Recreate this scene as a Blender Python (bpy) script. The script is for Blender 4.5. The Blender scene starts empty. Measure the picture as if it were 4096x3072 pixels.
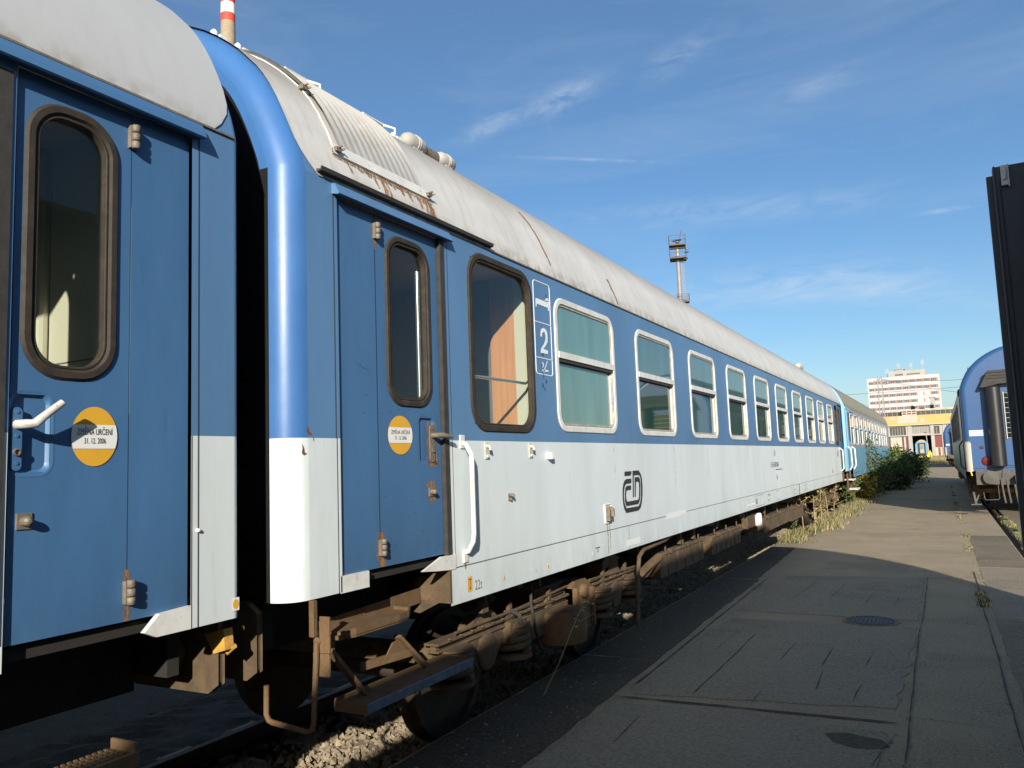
import bpy, math, random
from mathutils import Matrix, Vector
random.seed(7)
R = math.radians
SC = bpy.context.scene
COL = SC.collection

# ------------------------------------------------------------------ camera
cam_d = bpy.data.cameras.new('camera')
cam = bpy.data.objects.new('camera', cam_d); COL.objects.link(cam)
cam_d.sensor_width = 36; cam_d.lens = 28.0
cam_d.clip_start = 0.05; cam_d.clip_end = 6000
YAW, PITCH, ROLL = 28.0465, 5.8055, -2.14
cam.matrix_world = (Matrix.Translation((0, 0, 1.78)) @ Matrix.Rotation(R(YAW), 4, 'Z')
                    @ Matrix.Rotation(R(90 + PITCH), 4, 'X') @ Matrix.Rotation(R(ROLL), 4, 'Z'))
SC.camera = cam
# ------------------------------------------------------------------ light
SUN_TO = Vector((1, -2.15, 0.885)).normalized()
sl = bpy.data.lights.new('sun', 'SUN'); sl.energy = 5.0; sl.angle = R(0.53); sl.color = (1.0, 0.93, 0.82)
so = bpy.data.objects.new('sun', sl); COL.objects.link(so)
so.rotation_euler = SUN_TO.to_track_quat('Z', 'Y').to_euler(); so.location = (20, -40, 30)
w = bpy.data.worlds.new('World'); SC.world = w; w.use_nodes = True
nt = w.node_tree; nt.nodes.clear()
def wn(t, **k):
    n = nt.nodes.new(t)
    for a, b in k.items(): setattr(n, a, b)
    return n
out = wn('ShaderNodeOutputWorld'); bg = wn('ShaderNodeBackground'); bg.inputs[1].default_value = 0.08
sky = wn('ShaderNodeTexSky'); sky.sky_type = 'NISHITA'; sky.sun_disc = False
sky.sun_elevation = math.asin(SUN_TO.z); sky.sun_rotation = math.atan2(SUN_TO.x, SUN_TO.y)
sky.altitude = 300; sky.air_density = 1.0; sky.dust_density = 1.3; sky.ozone_density = 3.0
tc = wn('ShaderNodeTexCoord')
mp = wn('ShaderNodeMapping'); mp.inputs['Rotation'].default_value = (0, R(-12), R(38)); mp.inputs['Scale'].default_value = (2.2, 5.0, 13.0)
nt.links.new(tc.outputs['Generated'], mp.inputs[0])
n1 = wn('ShaderNodeTexNoise'); n1.inputs['Scale'].default_value = 1.15; n1.inputs['Detail'].default_value = 9; n1.inputs['Roughness'].default_value = 0.62; n1.inputs['Distortion'].default_value = 0.5
nt.links.new(mp.outputs[0], n1.inputs['Vector'])
r1 = wn('ShaderNodeValToRGB'); r1.color_ramp.elements[0].position = 0.47; r1.color_ramp.elements[1].position = 0.85
nt.links.new(n1.outputs[0], r1.inputs[0])
def wmath(op, a, b=None):
    n = wn('ShaderNodeMath', operation=op)
    for i, v in enumerate((a, b)):
        if v is None: continue
        if isinstance(v, (int, float)): n.inputs[i].default_value = v
        else: nt.links.new(v, n.inputs[i])
    return n.outputs[0]
def wisp(px_dir, along, rx, ry):
    """a feathery streak of cloud around one direction of the sky"""
    d = Vector(px_dir).normalized(); a = Vector(along); a = (a - a.dot(d) * d).normalized(); b = d.cross(a)
    def dot(v):
        n = wn('ShaderNodeVectorMath', operation='DOT_PRODUCT'); nt.links.new(tc.outputs['Generated'], n.inputs[0]); n.inputs[1].default_value = v
        return n.outputs['Value']
    da = wmath('DIVIDE', dot(a), rx); db = wmath('DIVIDE', dot(b), ry)
    e = wmath('ADD', wmath('MULTIPLY', da, da), wmath('MULTIPLY', db, db))
    g = wmath('POWER', 2.718, wmath('MULTIPLY', e, -1.6))
    front = wmath('GREATER_THAN', dot(d), 0.0)
    return wmath('MULTIPLY', g, front)
mp2 = wn('ShaderNodeMapping'); mp2.inputs['Rotation'].default_value = (0, R(22), R(-14)); mp2.inputs['Scale'].default_value = (7, 26, 30); nt.links.new(tc.outputs['Generated'], mp2.inputs[0])
n2 = wn('ShaderNodeTexNoise'); n2.inputs['Scale'].default_value = 1.5; n2.inputs['Detail'].default_value = 10; n2.inputs['Roughness'].default_value = 0.62; n2.inputs['Distortion'].default_value = 1.2
nt.links.new(mp2.outputs[0], n2.inputs['Vector'])
r2 = wn('ShaderNodeValToRGB'); r2.color_ramp.elements[0].position = 0.36; r2.color_ramp.elements[1].position = 0.78
nt.links.new(n2.outputs[0], r2.inputs[0])
wis = []
WISPS = [((-0.362, 0.829, 0.427), (0.074, 0.018, 0.027), 0.05, 0.014, 0.9), ((-0.438, 0.803, 0.406), (0.058, 0.021, 0.022), 0.048, 0.013, 0.65),
         ((-0.226, 0.86, 0.457), (0.08, 0.009, 0.023), 0.055, 0.02, 0.42), ((-0.352, 0.863, 0.363), (0.187, 0.085, -0.021), 0.10, 0.0024, 0.5),
         ((0.024, 0.966, 0.257), (1, 0, 0), 0.03, 0.003, 0.55), ((-0.094, 0.91, 0.403), (0.08, 0.001, 0.017), 0.06, 0.016, 0.35),
         ((-0.149, 0.968, 0.2), (1, 0.15, 0), 0.20, 0.03, 0.55), ((-0.029, 0.984, 0.177), (0.149, 0.01, -0.03), 0.12, 0.02, 0.5), ((-0.2, 0.93, 0.29), (1, 0.2, -0.05), 0.22, 0.02, 0.4)]
for d, a, rx, ry, s in WISPS:
    g = wisp(d, a, rx, ry)
    wis.append(wmath('MULTIPLY', g, s))
tot = wis[0]
for x in wis[1:]: tot = wmath('ADD', tot, x)
tot = wmath('MULTIPLY', wmath('MULTIPLY', tot, r2.outputs[0]), 0.72)
base = wmath('ADD', wmath('MULTIPLY', r1.outputs[0], 0.15), 0.12)
tot = wmath('MINIMUM', wmath('ADD', tot, base), 0.9)
mx = wn('ShaderNodeMixRGB'); nt.links.new(tot, mx.inputs[0])
hs = wn('ShaderNodeHueSaturation'); hs.inputs['Saturation'].default_value = 1.27; hs.inputs['Value'].default_value = 1.1
nt.links.new(sky.outputs[0], hs.inputs['Color']); nt.links.new(hs.outputs[0], mx.inputs[1]); mx.inputs[2].default_value = (5.6, 6.4, 7.2, 1)
nt.links.new(mx.outputs[0], bg.inputs[0]); nt.links.new(bg.outputs[0], out.inputs[0])
vs = SC.view_settings
vs.view_transform = 'Standard'; vs.look = 'None'; vs.exposure = 0.6; vs.gamma = 1; vs.use_curve_mapping = False

# ------------------------------------------------------------------ materials
MATS = {}
def mat(name, col, rough=0.6, metal=0.0, var=0.0, vscale=3.0, stretch=(1, 1, 1), col2=None, c2amt=0.0, c2scale=6.0,
        rust=0.0, rscale=7.0, rstretch=(1, 1, 0.18), bump=0.0, bscale=40.0, spec=0.5, rcol=(0.16, 0.075, 0.03), coat=0.0, bstretch=(1,1,1)):
    """painted or raw surface: base colour, broad variation, a second stain colour, rust or grime streaks, fine bump"""
    m = bpy.data.materials.new(name); m.use_nodes = True; MATS[name] = m
    t = m.node_tree; N = t.nodes; L = t.links; b = N['Principled BSDF']
    b.inputs['Roughness'].default_value = rough; b.inputs['Metallic'].default_value = metal
    b.inputs['Specular IOR Level'].default_value = spec; b.inputs['Coat Weight'].default_value = coat
    b.inputs['Coat Roughness'].default_value = 0.12
    tc = N.new('ShaderNodeTexCoord')
    def noise(sc, st, det=6, ro=0.6):
        mp = N.new('ShaderNodeMapping'); mp.inputs['Scale'].default_value = st
        L.new(tc.outputs['Object'], mp.inputs[0])
        n = N.new('ShaderNodeTexNoise'); n.inputs['Scale'].default_value = sc; n.inputs['Detail'].default_value = det; n.inputs['Roughness'].default_value = ro
        L.new(mp.outputs[0], n.inputs['Vector']); return n.outputs[0]
    def ramp(src, a, c):
        r = N.new('ShaderNodeValToRGB'); r.color_ramp.elements[0].position = a; r.color_ramp.elements[1].position = c
        L.new(src, r.inputs[0]); return r.outputs[0]
    def mix(f, a, c, amt=1.0):
        x = N.new('ShaderNodeMixRGB')
        if amt != 1.0:
            k = N.new('ShaderNodeMath'); k.operation = 'MULTIPLY'; L.new(f, k.inputs[0]); k.inputs[1].default_value = amt; f = k.outputs[0]
        L.new(f, x.inputs[0])
        for i, v in ((1, a), (2, c)):
            if isinstance(v, tuple): x.inputs[i].default_value = (*v, 1)
            else: L.new(v, x.inputs[i])
        return x.outputs[0]
    cur = None
    if var:
        cur = mix(ramp(noise(vscale, stretch), 0.3, 0.7), tuple(c * (1 - var) for c in col), tuple(min(1, c * (1 + var)) for c in col))
    if col2 is not None:
        cur = mix(ramp(noise(c2scale, stretch, 8, 0.65), 0.48, 0.66), cur if cur else col, col2, c2amt)
    if rust:
        cur = mix(ramp(noise(rscale, rstretch, 9, 0.7), 0.60, 0.70), cur if cur else col, rcol, rust)
    if cur: L.new(cur, b.inputs['Base Color'])
    else: b.inputs['Base Color'].default_value = (*col, 1)
    if bump:
        bn = N.new('ShaderNodeBump'); bn.inputs['Strength'].default_value = bump; bn.inputs['Distance'].default_value = 0.01
        L.new(noise(bscale, bstretch), bn.inputs['Height']); L.new(bn.outputs[0], b.inputs['Normal'])
    return m

BLUE = mat('blue_paint', (0.084, 0.184, 0.335), 0.45, var=0.13, vscale=1.6, stretch=(1, 1, 0.25), col2=(0.095, 0.205, 0.36), c2amt=0.35, c2scale=1.7, rust=0.35, rscale=11, rcol=(0.055, 0.10, 0.17), rstretch=(1, 1.6, 0.12), bump=0.28, bscale=1.7, coat=0.1)
BLUE2 = mat('blue_door_paint', (0.052, 0.138, 0.275), 0.45, var=0.14, vscale=2.0, stretch=(1, 1, 0.3), col2=(0.038, 0.115, 0.25), c2amt=0.4, c2scale=3, rust=0.35, rscale=12, rcol=(0.035, 0.07, 0.13), rstretch=(1, 1.6, 0.15), bump=0.22, bscale=2.0)
BLUEE = mat('blue_end_paint', (0.045, 0.14, 0.345), 0.42, var=0.10, vscale=2.5, col2=(0.05, 0.14, 0.32), c2amt=0.5, c2scale=4, rust=0.5, rscale=14, rstretch=(1, 1, 0.35), rcol=(0.05, 0.09, 0.17), coat=0.22, bump=0.25, bscale=3.5)
WHITE = mat('white_paint', (0.62, 0.675, 0.68), 0.48, var=0.07, vscale=1.6, stretch=(1, 1, 0.25), col2=(0.52, 0.57, 0.57), c2amt=0.5, c2scale=2.6, rust=0.25, rscale=13, rcol=(0.36, 0.35, 0.31), rstretch=(1, 1.8, 0.1), bump=0.25, bscale=1.6)
WHITE2 = mat('white_trim_paint', (0.64, 0.64, 0.61), 0.5, var=0.08, vscale=6, col2=(0.50, 0.49, 0.44), c2amt=0.6, c2scale=9, rust=0.7, rscale=26, rstretch=(1, 1, 0.5), rcol=(0.30, 0.22, 0.14))
FRAMEG = mat('grimy_inner_frame', (0.34, 0.31, 0.25), 0.6, var=0.35, vscale=14, rust=0.8, rscale=24, rstretch=(1, 1, 0.6), rcol=(0.10, 0.08, 0.055))
SEAM = mat('panel_gap', (0.05, 0.045, 0.04), 0.9)
BSEAM = mat('blue_panel_gap', (0.012, 0.03, 0.07), 0.9)
DECAL_W = mat('white_lettering', (0.72, 0.74, 0.74), 0.5)
DECAL_K = mat('black_lettering', (0.03, 0.027, 0.025), 0.6, var=0.2, vscale=30)
DECAL_G = mat('grey_lettering', (0.17, 0.17, 0.17), 0.6)
ORANGE = mat('orange_sticker', (0.66, 0.36, 0.03), 0.5, var=0.04, vscale=8)
PATCH = mat('white_patch', (0.72, 0.74, 0.73), 0.5)
RUBBER = mat('window_rubber', (0.026, 0.019, 0.012), 0.75, var=0.3, vscale=12, col2=(0.052, 0.04, 0.026), c2amt=0.6, c2scale=18, bump=0.2, bscale=40)
SEAL = mat('black_seal', (0.035, 0.032, 0.028), 0.8, var=0.3, vscale=15, bump=0.15, bscale=30)
BLACK_RUB_SHADE = mat('black_rubber_and_gap_shade', (0.014, 0.014, 0.014), 0.38, var=0.2, vscale=8)  # gangway rubber, also put on two coaches' end walls as painted gap shade
HINGE = mat('dusty_metal', (0.18, 0.15, 0.115), 0.6, 0.2, var=0.25, vscale=30, rust=0.6, rscale=30, rstretch=(1, 1, 1), bump=0.3, bscale=80)
HANDLE = mat('worn_handle_metal', (0.52, 0.50, 0.46), 0.5, 0.1, var=0.2, vscale=20, rust=0.7, rscale=40, rstretch=(1, 1, 1))
BROWN = mat('brake_dust_brown', (0.10, 0.066, 0.034), 0.9, var=0.35, vscale=5, col2=(0.06, 0.042, 0.026), c2amt=0.8, c2scale=8, rust=0.5, rscale=18, rcol=(0.24, 0.10, 0.03), bump=0.5, bscale=45)
BROWN2 = mat('rusty_brown', (0.125, 0.072, 0.030), 0.85, var=0.3, vscale=6, col2=(0.12, 0.08, 0.05), c2amt=0.6, c2scale=12, rust=0.4, rscale=14, rcol=(0.24, 0.09, 0.03), bump=0.5, bscale=50)
WHEELM = mat('greasy_wheel_steel', (0.045, 0.032, 0.022), 0.75, 0.2, var=0.3, vscale=6, rust=0.4, rscale=10, rstretch=(1, 1, 1), rcol=(0.10, 0.05, 0.02))
RWHITE = mat('rust_eaten_white', (0.50, 0.47, 0.40), 0.6, var=0.2, vscale=20, rust=0.95, rscale=30, rstretch=(1, 1, 0.8), rcol=(0.16, 0.075, 0.03))
DARK = mat('dark_underframe', (0.018, 0.016, 0.014), 0.9, var=0.3, vscale=6)
STEELB = mat('bluish_step_edge', (0.10, 0.14, 0.20), 0.6, 0.3, var=0.3, vscale=20, rust=0.5, rscale=30, rstretch=(1, 1, 1), rcol=(0.08, 0.05, 0.03), bump=0.3, bscale=60)
YELLOW = mat('yellow_paint', (0.72, 0.50, 0.03), 0.6, var=0.2, vscale=8)
YELLRUST = mat('weathered_yellow', (0.50, 0.27, 0.05), 0.7, var=0.3, vscale=20, rust=0.8, rscale=20, rstretch=(1, 1, 1))
REDM = mat('red_lens', (0.55, 0.03, 0.02), 0.3, var=0.1)
CREAM = mat('cream_lining', (0.62, 0.57, 0.43), 0.6, var=0.04, vscale=4)
ORWOOD = mat('orange_wood_laminate', (0.62, 0.27, 0.12), 0.5, var=0.14, vscale=3, stretch=(14, 14, 0.6))
INTG = mat('grey_interior', (0.16, 0.15, 0.14), 0.8)
CHROME = mat('grab_bar', (0.62, 0.62, 0.58), 0.25, 0.85)

def low_grime(m, ztop, k, col, scale=5.0, amt=0.85):
    """road dirt and brake dust thrown up along the lower edge of the panels"""
    t = m.node_tree; N = t.nodes; L = t.links; b = N['Principled BSDF']; src = b.inputs['Base Color'].links[0].from_socket
    tc = N.new('ShaderNodeTexCoord'); sp = N.new('ShaderNodeSeparateXYZ'); L.new(tc.outputs['Object'], sp.inputs[0])
    def mth(op, a, c, clamp=False):
        n = N.new('ShaderNodeMath'); n.operation = op; n.use_clamp = clamp
        for i, v in enumerate((a, c)):
            if isinstance(v, (int, float)): n.inputs[i].default_value = v
            else: L.new(v, n.inputs[i])
        return n.outputs[0]
    mp = N.new('ShaderNodeMapping'); mp.inputs['Scale'].default_value = (1, 1.4, 0.5); L.new(tc.outputs['Object'], mp.inputs[0])
    n = N.new('ShaderNodeTexNoise'); n.inputs['Scale'].default_value = scale; n.inputs['Detail'].default_value = 9; n.inputs['Roughness'].default_value = 0.7; L.new(mp.outputs[0], n.inputs['Vector'])
    f = mth('MULTIPLY', mth('SUBTRACT', ztop, sp.outputs[2]), k, True); f = mth('MULTIPLY', mth('MULTIPLY', f, f), mth('MULTIPLY', mth('SUBTRACT', n.outputs[0], 0.33), 3.2, True), True)
    x = N.new('ShaderNodeMixRGB'); L.new(mth('MULTIPLY', f, amt), x.inputs[0]); L.new(src, x.inputs[1]); x.inputs[2].default_value = (*col, 1); L.new(x.outputs[0], b.inputs['Base Color'])
low_grime(WHITE, 1.45, 1.5, (0.33, 0.32, 0.28), amt=0.6); low_grime(BLUE2, 1.7, 1.6, (0.035, 0.055, 0.085), 4.0, 0.75)
def roof_mat(name, light, dirt, amt, rib=0.0, rustamt=0.5, edge=0.85, ez=3.47):
    m = bpy.data.materials.new(name); m.use_nodes = True
    t = m.node_tree; N = t.nodes; L = t.links; b = N['Principled BSDF']; b.inputs['Roughness'].default_value = 0.55
    tc = N.new('ShaderNodeTexCoord'); sep = N.new('ShaderNodeSeparateXYZ'); L.new(tc.outputs['Object'], sep.inputs[0])
    def noise(sc, st, det=8, ro=0.62):
        mp = N.new('ShaderNodeMapping'); mp.inputs['Scale'].default_value = st
        L.new(tc.outputs['Object'], mp.inputs[0]); n = N.new('ShaderNodeTexNoise'); n.inputs['Scale'].default_value = sc
        n.inputs['Detail'].default_value = det; n.inputs['Roughness'].default_value = ro; L.new(mp.outputs[0], n.inputs['Vector']); return n.outputs[0]
    def mth(op, a, c=None, clamp=False):
        k = N.new('ShaderNodeMath'); k.operation = op; k.use_clamp = clamp
        for i, v in enumerate((a, c)):
            if v is None: continue
            if isinstance(v, (int, float)): k.inputs[i].default_value = v
            else: L.new(v, k.inputs[i])
        return k.outputs[0]
    def ramp(src, a, c):
        r = N.new('ShaderNodeValToRGB'); r.color_ramp.elements[0].position = a; r.color_ramp.elements[1].position = c; L.new(src, r.inputs[0]); return r.outputs[0]
    def mix(f, a, c):
        x = N.new('ShaderNodeMixRGB'); L.new(f, x.inputs[0])
        for i, v in ((1, a), (2, c)):
            if isinstance(v, tuple): x.inputs[i].default_value = (*v, 1)
            else: L.new(v, x.inputs[i])
        return x.outputs[0]
    # soot settles along the crown of the roof
    h = mth('MULTIPLY', mth('SUBTRACT', sep.outputs[2], 3.72), 2.2, True)
    f = mth('MULTIPLY', mth('ADD', mth('MULTIPLY', h, 0.75), mth('MULTIPLY', noise(2.2, (1, 0.8, 1)), 0.55)), amt, True)
    c = mix(f, light, dirt)
    st = ramp(noise(5, (1.0, 3.2, 0.5)), 0.5, 0.75)
    c = mix(mth('MULTIPLY', st, 0.35), c, dirt)
    # lichen and rust creeping up from the gutter edge
    lo = mth('MULTIPLY', mth('SUBTRACT', ez, sep.outputs[2]), 9.0, True)
    g = mth('MULTIPLY', ramp(noise(7, (1, 1.4, 1.2)), 0.42, 0.60), lo)
    c = mix(mth('MULTIPLY', g, edge), c, (0.20, 0.145, 0.075))
    ru = ramp(noise(1.9, (1.0, 6.5, 0.35), 9, 0.7), 0.66, 0.70)
    c = mix(mth('MULTIPLY', ru, rustamt), c, (0.36, 0.20, 0.09))
    L.new(c, b.inputs['Base Color'])
    bn = N.new('ShaderNodeBump'); bn.inputs['Strength'].default_value = 0.35; bn.inputs['Distance'].default_value = 0.02
    hh = noise(1.1, (1, 1.6, 1), 3)
    if rib:
        wv = N.new('ShaderNodeMath'); wv.operation = 'SINE'; L.new(mth('MULTIPLY', sep.outputs[1], 2 * math.pi / rib), wv.inputs[0])
        hh = mth('ADD', hh, mth('MULTIPLY', wv.outputs[0], 0.30))
    L.new(hh, bn.inputs['Height']); L.new(bn.outputs[0], b.inputs['Normal'])
    return m
ROOF1 = roof_mat('grey_roof_paint', (0.41, 0.42, 0.42), (0.36, 0.35, 0.33), 0.5, rustamt=0.12, edge=0.6, ez=3.40)
ROOF2 = roof_mat('sooty_white_roof', (0.63, 0.625, 0.595), (0.25, 0.22, 0.18), 0.95, rib=0.99, rustamt=0.5, edge=0.65, ez=3.43)
ROOF3 = roof_mat('brown_roof', (0.31, 0.27, 0.18), (0.20, 0.165, 0.105), 1.0, rustamt=0.3)
ROOFW = mat('ribbed_hatch_white', (0.36, 0.352, 0.33), 0.65, var=0.10, vscale=3, col2=(0.29, 0.27, 0.225), c2amt=0.6, c2scale=5, rust=0.8, rscale=6, rstretch=(1, 1.6, 1.2), rcol=(0.40, 0.25, 0.12))

def glass_mat(name, tint, opacity, ior=1.6, base=(0.03, 0.07, 0.075), rough=0.02):
    m = bpy.data.materials.new(name); m.use_nodes = True
    t = m.node_tree; N = t.nodes; L = t.links; b = N['Principled BSDF']; o = N['Material Output']
    b.inputs['Roughness'].default_value = rough; b.inputs['IOR'].default_value = ior
    tc = N.new('ShaderNodeTexCoord'); mp = N.new('ShaderNodeMapping'); mp.inputs['Scale'].default_value = (1, 2.2, 0.5)
    L.new(tc.outputs['Object'], mp.inputs[0]); n = N.new('ShaderNodeTexNoise'); n.inputs['Scale'].default_value = 2.6; n.inputs['Detail'].default_value = 5
    L.new(mp.outputs[0], n.inputs['Vector']); x = N.new('ShaderNodeMixRGB'); L.new(n.outputs[0], x.inputs[0])
    x.inputs[1].default_value = (*[c * 0.6 for c in base], 1); x.inputs[2].default_value = (*[c * 1.35 for c in base], 1); L.new(x.outputs[0], b.inputs['Base Color'])
    if opacity < 1:
        tr = N.new('ShaderNodeBsdfTransparent'); tr.inputs[0].default_value = (*tint, 1)
        gl = N.new('ShaderNodeBsdfGlossy'); gl.inputs['Roughness'].default_value = 0.02
        lw = N.new('ShaderNodeLayerWeight'); pw = N.new('ShaderNodeMath'); pw.operation = 'POWER'; L.new(lw.outputs['Facing'], pw.inputs[0]); pw.inputs[1].default_value = 4.0
        fr = N.new('ShaderNodeMath'); fr.operation = 'MULTIPLY_ADD'; L.new(pw.outputs[0], fr.inputs[0]); fr.inputs[1].default_value = 0.9; fr.inputs[2].default_value = 0.05
        mm = N.new('ShaderNodeMixShader'); L.new(fr.outputs[0], mm.inputs[0]); L.new(tr.outputs[0], mm.inputs[1]); L.new(gl.outputs[0], mm.inputs[2])
        m2 = N.new('ShaderNodeMixShader'); m2.inputs[0].default_value = opacity; L.new(mm.outputs[0], m2.inputs[1]); L.new(b.outputs[0], m2.inputs[2])
        L.new(m2.outputs[0], o.inputs[0])
    return m
GLASS_T = glass_mat('clear_dusty_glass', (0.86, 0.92, 0.90), 0.05, 1.5)
GLASS_B = glass_mat('teal_window_glass', (1, 1, 1), 1.0, 1.85, base=(0.12, 0.235, 0.215), rough=0.04)
GLASS_C = glass_mat('grey_green_window_glass', (1, 1, 1), 1.0, 1.95, base=(0.06, 0.125, 0.125), rough=0.03); GLASS_G = glass_mat('dark_green_window_glass', (1, 1, 1), 1.0, 1.9, base=(0.022, 0.065, 0.05), rough=0.02)
GLASS_D = glass_mat('dark_window_glass', (1, 1, 1), 1.0, 1.6, base=(0.012, 0.016, 0.018))

# ------------------------------------------------------------------ mesh helpers (world coordinates, converted to the thing's own space)
INV = {}
def thing(name, label, cat, loc=(0, 0, 0), rz=0.0, group=None):
    o = bpy.data.objects.new(name, None); COL.objects.link(o); o.location = loc; o.rotation_euler = (0, 0, rz)
    o.empty_display_size = 0.3; o['label'] = label; o['category'] = cat
    if group: o['group'] = group
    INV[o.name] = (Matrix.Translation(loc) @ Matrix.Rotation(rz, 4, 'Z')).inverted()
    return o
def tag(o, label=None, cat=None, group=None, kind=None):
    for k, v in (('label', label), ('category', cat), ('group', group), ('kind', kind)):
        if v: o[k] = v
    return o
class MB:
    def __init__(s): s.v = []; s.f = []; s.m = []
    def add(s, vs, fs, mi=0):
        n = len(s.v); s.v += [tuple(p) for p in vs]; s.f += [tuple(i + n for i in f) for f in fs]; s.m += [mi] * len(fs); return s
    def quad(s, a, b, c, d, mi=0): return s.add([a, b, c, d], [(0, 1, 2, 3)], mi)
    def box(s, x0, x1, y0, y1, z0, z1, mi=0):
        v = [(x, y, z) for x in (x0, x1) for y in (y0, y1) for z in (z0, z1)]
        return s.add(v, [(0, 1, 3, 2), (4, 6, 7, 5), (0, 4, 5, 1), (2, 3, 7, 6), (0, 2, 6, 4), (1, 5, 7, 3)], mi)
    def prism(s, pts, axis, a, b, mi=0):
        """extrude a 2-D outline between a and b along an axis ('x': pts are y,z; 'y': x,z; 'z': x,y)"""
        def P(p, t): return {'x': (t, p[0], p[1]), 'y': (p[0], t, p[1]), 'z': (p[0], p[1], t)}[axis]
        n = len(pts); v = [P(p, a) for p in pts] + [P(p, b) for p in pts]
        f = [tuple(range(n)), tuple(range(2 * n - 1, n - 1, -1))] + [(i, (i + 1) % n, n + (i + 1) % n, n + i) for i in range(n)]
        return s.add(v, f, mi)
    def tube(s, path, r, n=8, mi=0, caps=True):
        P = [Vector(p) for p in path]; rings = []
        up = None
        for i, p in enumerate(P):
            d = (P[min(i + 1, len(P) - 1)] - P[max(i - 1, 0)]).normalized()
            if up is None: up = d.orthogonal().normalized()
            up = (up - up.dot(d) * d).normalized(); sd = d.cross(up)
            rr = r[i] if isinstance(r, (list, tuple)) else r
            rings.append([p + rr * (math.cos(2 * math.pi * k / n) * up + math.sin(2 * math.pi * k / n) * sd) for k in range(n)])
        v = [q for g in rings for q in g]
        f = [(i * n + k, i * n + (k + 1) % n, (i + 1) * n + (k + 1) % n, (i + 1) * n + k) for i in range(len(P) - 1) for k in range(n)]
        if caps: f += [tuple(range(n - 1, -1, -1)), tuple(range((len(P) - 1) * n, len(P) * n))]
        return s.add(v, f, mi)
    def bar(s, a, b, wx, wz=None, mi=0):
        """square bar from a to b"""
        wz = wz or wx; a = Vector(a); b = Vector(b); d = (b - a).normalized()
        u = Vector((0, 0, 1)) if abs(d.z) < 0.9 else Vector((1, 0, 0)); sd = d.cross(u).normalized(); u = sd.cross(d)
        v = []
        for p in (a, b): v += [p + sd * wx / 2 * i + u * wz / 2 * j for i, j in ((-1, -1), (1, -1), (1, 1), (-1, 1))]
        return s.add(v, [(3, 2, 1, 0), (4, 5, 6, 7)] + [(i, (i + 1) % 4, 4 + (i + 1) % 4, 4 + i) for i in range(4)], mi)
    def lathe(s, c, axis, prof, n=20, mi=0):
        """revolve (radius, height) about an axis through c"""
        v = []
        for r, h in prof:
            for k in range(n):
                a = 2 * math.pi * k / n; q = (r * math.cos(a), r * math.sin(a))
                o = {'x': (h, q[0], q[1]), 'y': (q[0], h, q[1]), 'z': (q[0], q[1], h)}[axis]
                v.append((c[0] + o[0], c[1] + o[1], c[2] + o[2]))
        m = len(prof)
        f = [(i * n + k, i * n + (k + 1) % n, (i + 1) * n + (k + 1) % n, (i + 1) * n + k) for i in range(m - 1) for k in range(n)]
        f += [tuple(range(n - 1, -1, -1)), tuple(range((m - 1) * n, m * n))]
        return s.add(v, f, mi)
    def sheet(s, x, ys, zs, holes=(), mi=0, mfun=None):
        """flat panel at constant x made of a y-z grid with holes left open"""
        Y = sorted(set(ys) | {h[i] for h in holes for i in (0, 1)}); Z = sorted(set(zs) | {h[i] for h in holes for i in (2, 3)})
        Y = [y for y in Y if min(ys) - 1e-6 <= y <= max(ys) + 1e-6]; Z = [z for z in Z if min(zs) - 1e-6 <= z <= max(zs) + 1e-6]
        idx = {}
        for j, z in enumerate(Z):
            for i, y in enumerate(Y): idx[i, j] = len(s.v); s.v.append((x, y, z))
        for j in range(len(Z) - 1):
            for i in range(len(Y) - 1):
                cy, cz = (Y[i] + Y[i + 1]) / 2, (Z[j] + Z[j + 1]) / 2
                if any(h[0] < cy < h[1] and h[2] < cz < h[3] for h in holes): continue
                s.f.append((idx[i, j], idx[i + 1, j], idx[i + 1, j + 1], idx[i, j + 1])); s.m.append(mfun(cy, cz) if mfun else mi)
        return s
    def ring(s, x0, x1, y0, y1, z0, z1, r, wd, bev=0.006, n=6, mi=0):
        """rounded rectangular frame lying on x0 and standing out to x1"""
        sg = 1 if x1 > x0 else -1
        def loop(i, x):
            rr = max(r - i, 0.008); o = []
            for cy, cz, a0 in ((y1 - i - rr, z1 - i - rr, 0), (y0 + i + rr, z1 - i - rr, 90), (y0 + i + rr, z0 + i + rr, 180), (y1 - i - rr, z0 + i + rr, 270)):
                for k in range(n + 1):
                    a = R(a0 + 90 * k / n); o.append((x, cy + rr * math.cos(a), cz + rr * math.sin(a)))
            return o
        loops = [loop(0, x0), loop(0, x1 - sg * bev), loop(bev, x1), loop(wd - bev, x1), loop(wd, x1 - sg * bev), loop(wd, x0)]
        m = len(loops[0]); v = [p for l in loops for p in l]
        return s.add(v, [(i * m + k, i * m + (k + 1) % m, (i + 1) * m + (k + 1) % m, (i + 1) * m + k) for i in range(5) for k in range(m)], mi)
    def build(s, name, mats, parent=None, smooth=False, root=None):
        me = bpy.data.meshes.new(name)
        r = root or parent
        while r is not None and r.parent is not None: r = r.parent
        vs = s.v
        if r is not None and r.name in INV:
            M = INV[r.name]; vs = [tuple(M @ Vector(p)) for p in s.v]
        me.from_pydata(vs, [], s.f)
        for m in (mats if isinstance(mats, (list, tuple)) else [mats]): me.materials.append(m)
        me.polygons.foreach_set('material_index', s.m)
        if smooth: me.polygons.foreach_set('use_smooth', [True] * len(s.f))
        me.update()
        if smooth: 
            try: me.set_sharp_from_angle(angle=R(38))
            except Exception: pass
        o = bpy.data.objects.new(name, me); COL.objects.link(o)
        if parent is not None: o.parent = parent
        return o
def copy_tree(o, parent=None):
    c = o.copy(); COL.objects.link(c)
    if parent is not None: c.parent = parent
    for ch in list(o.children): copy_tree(ch, c)
    return c
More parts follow.
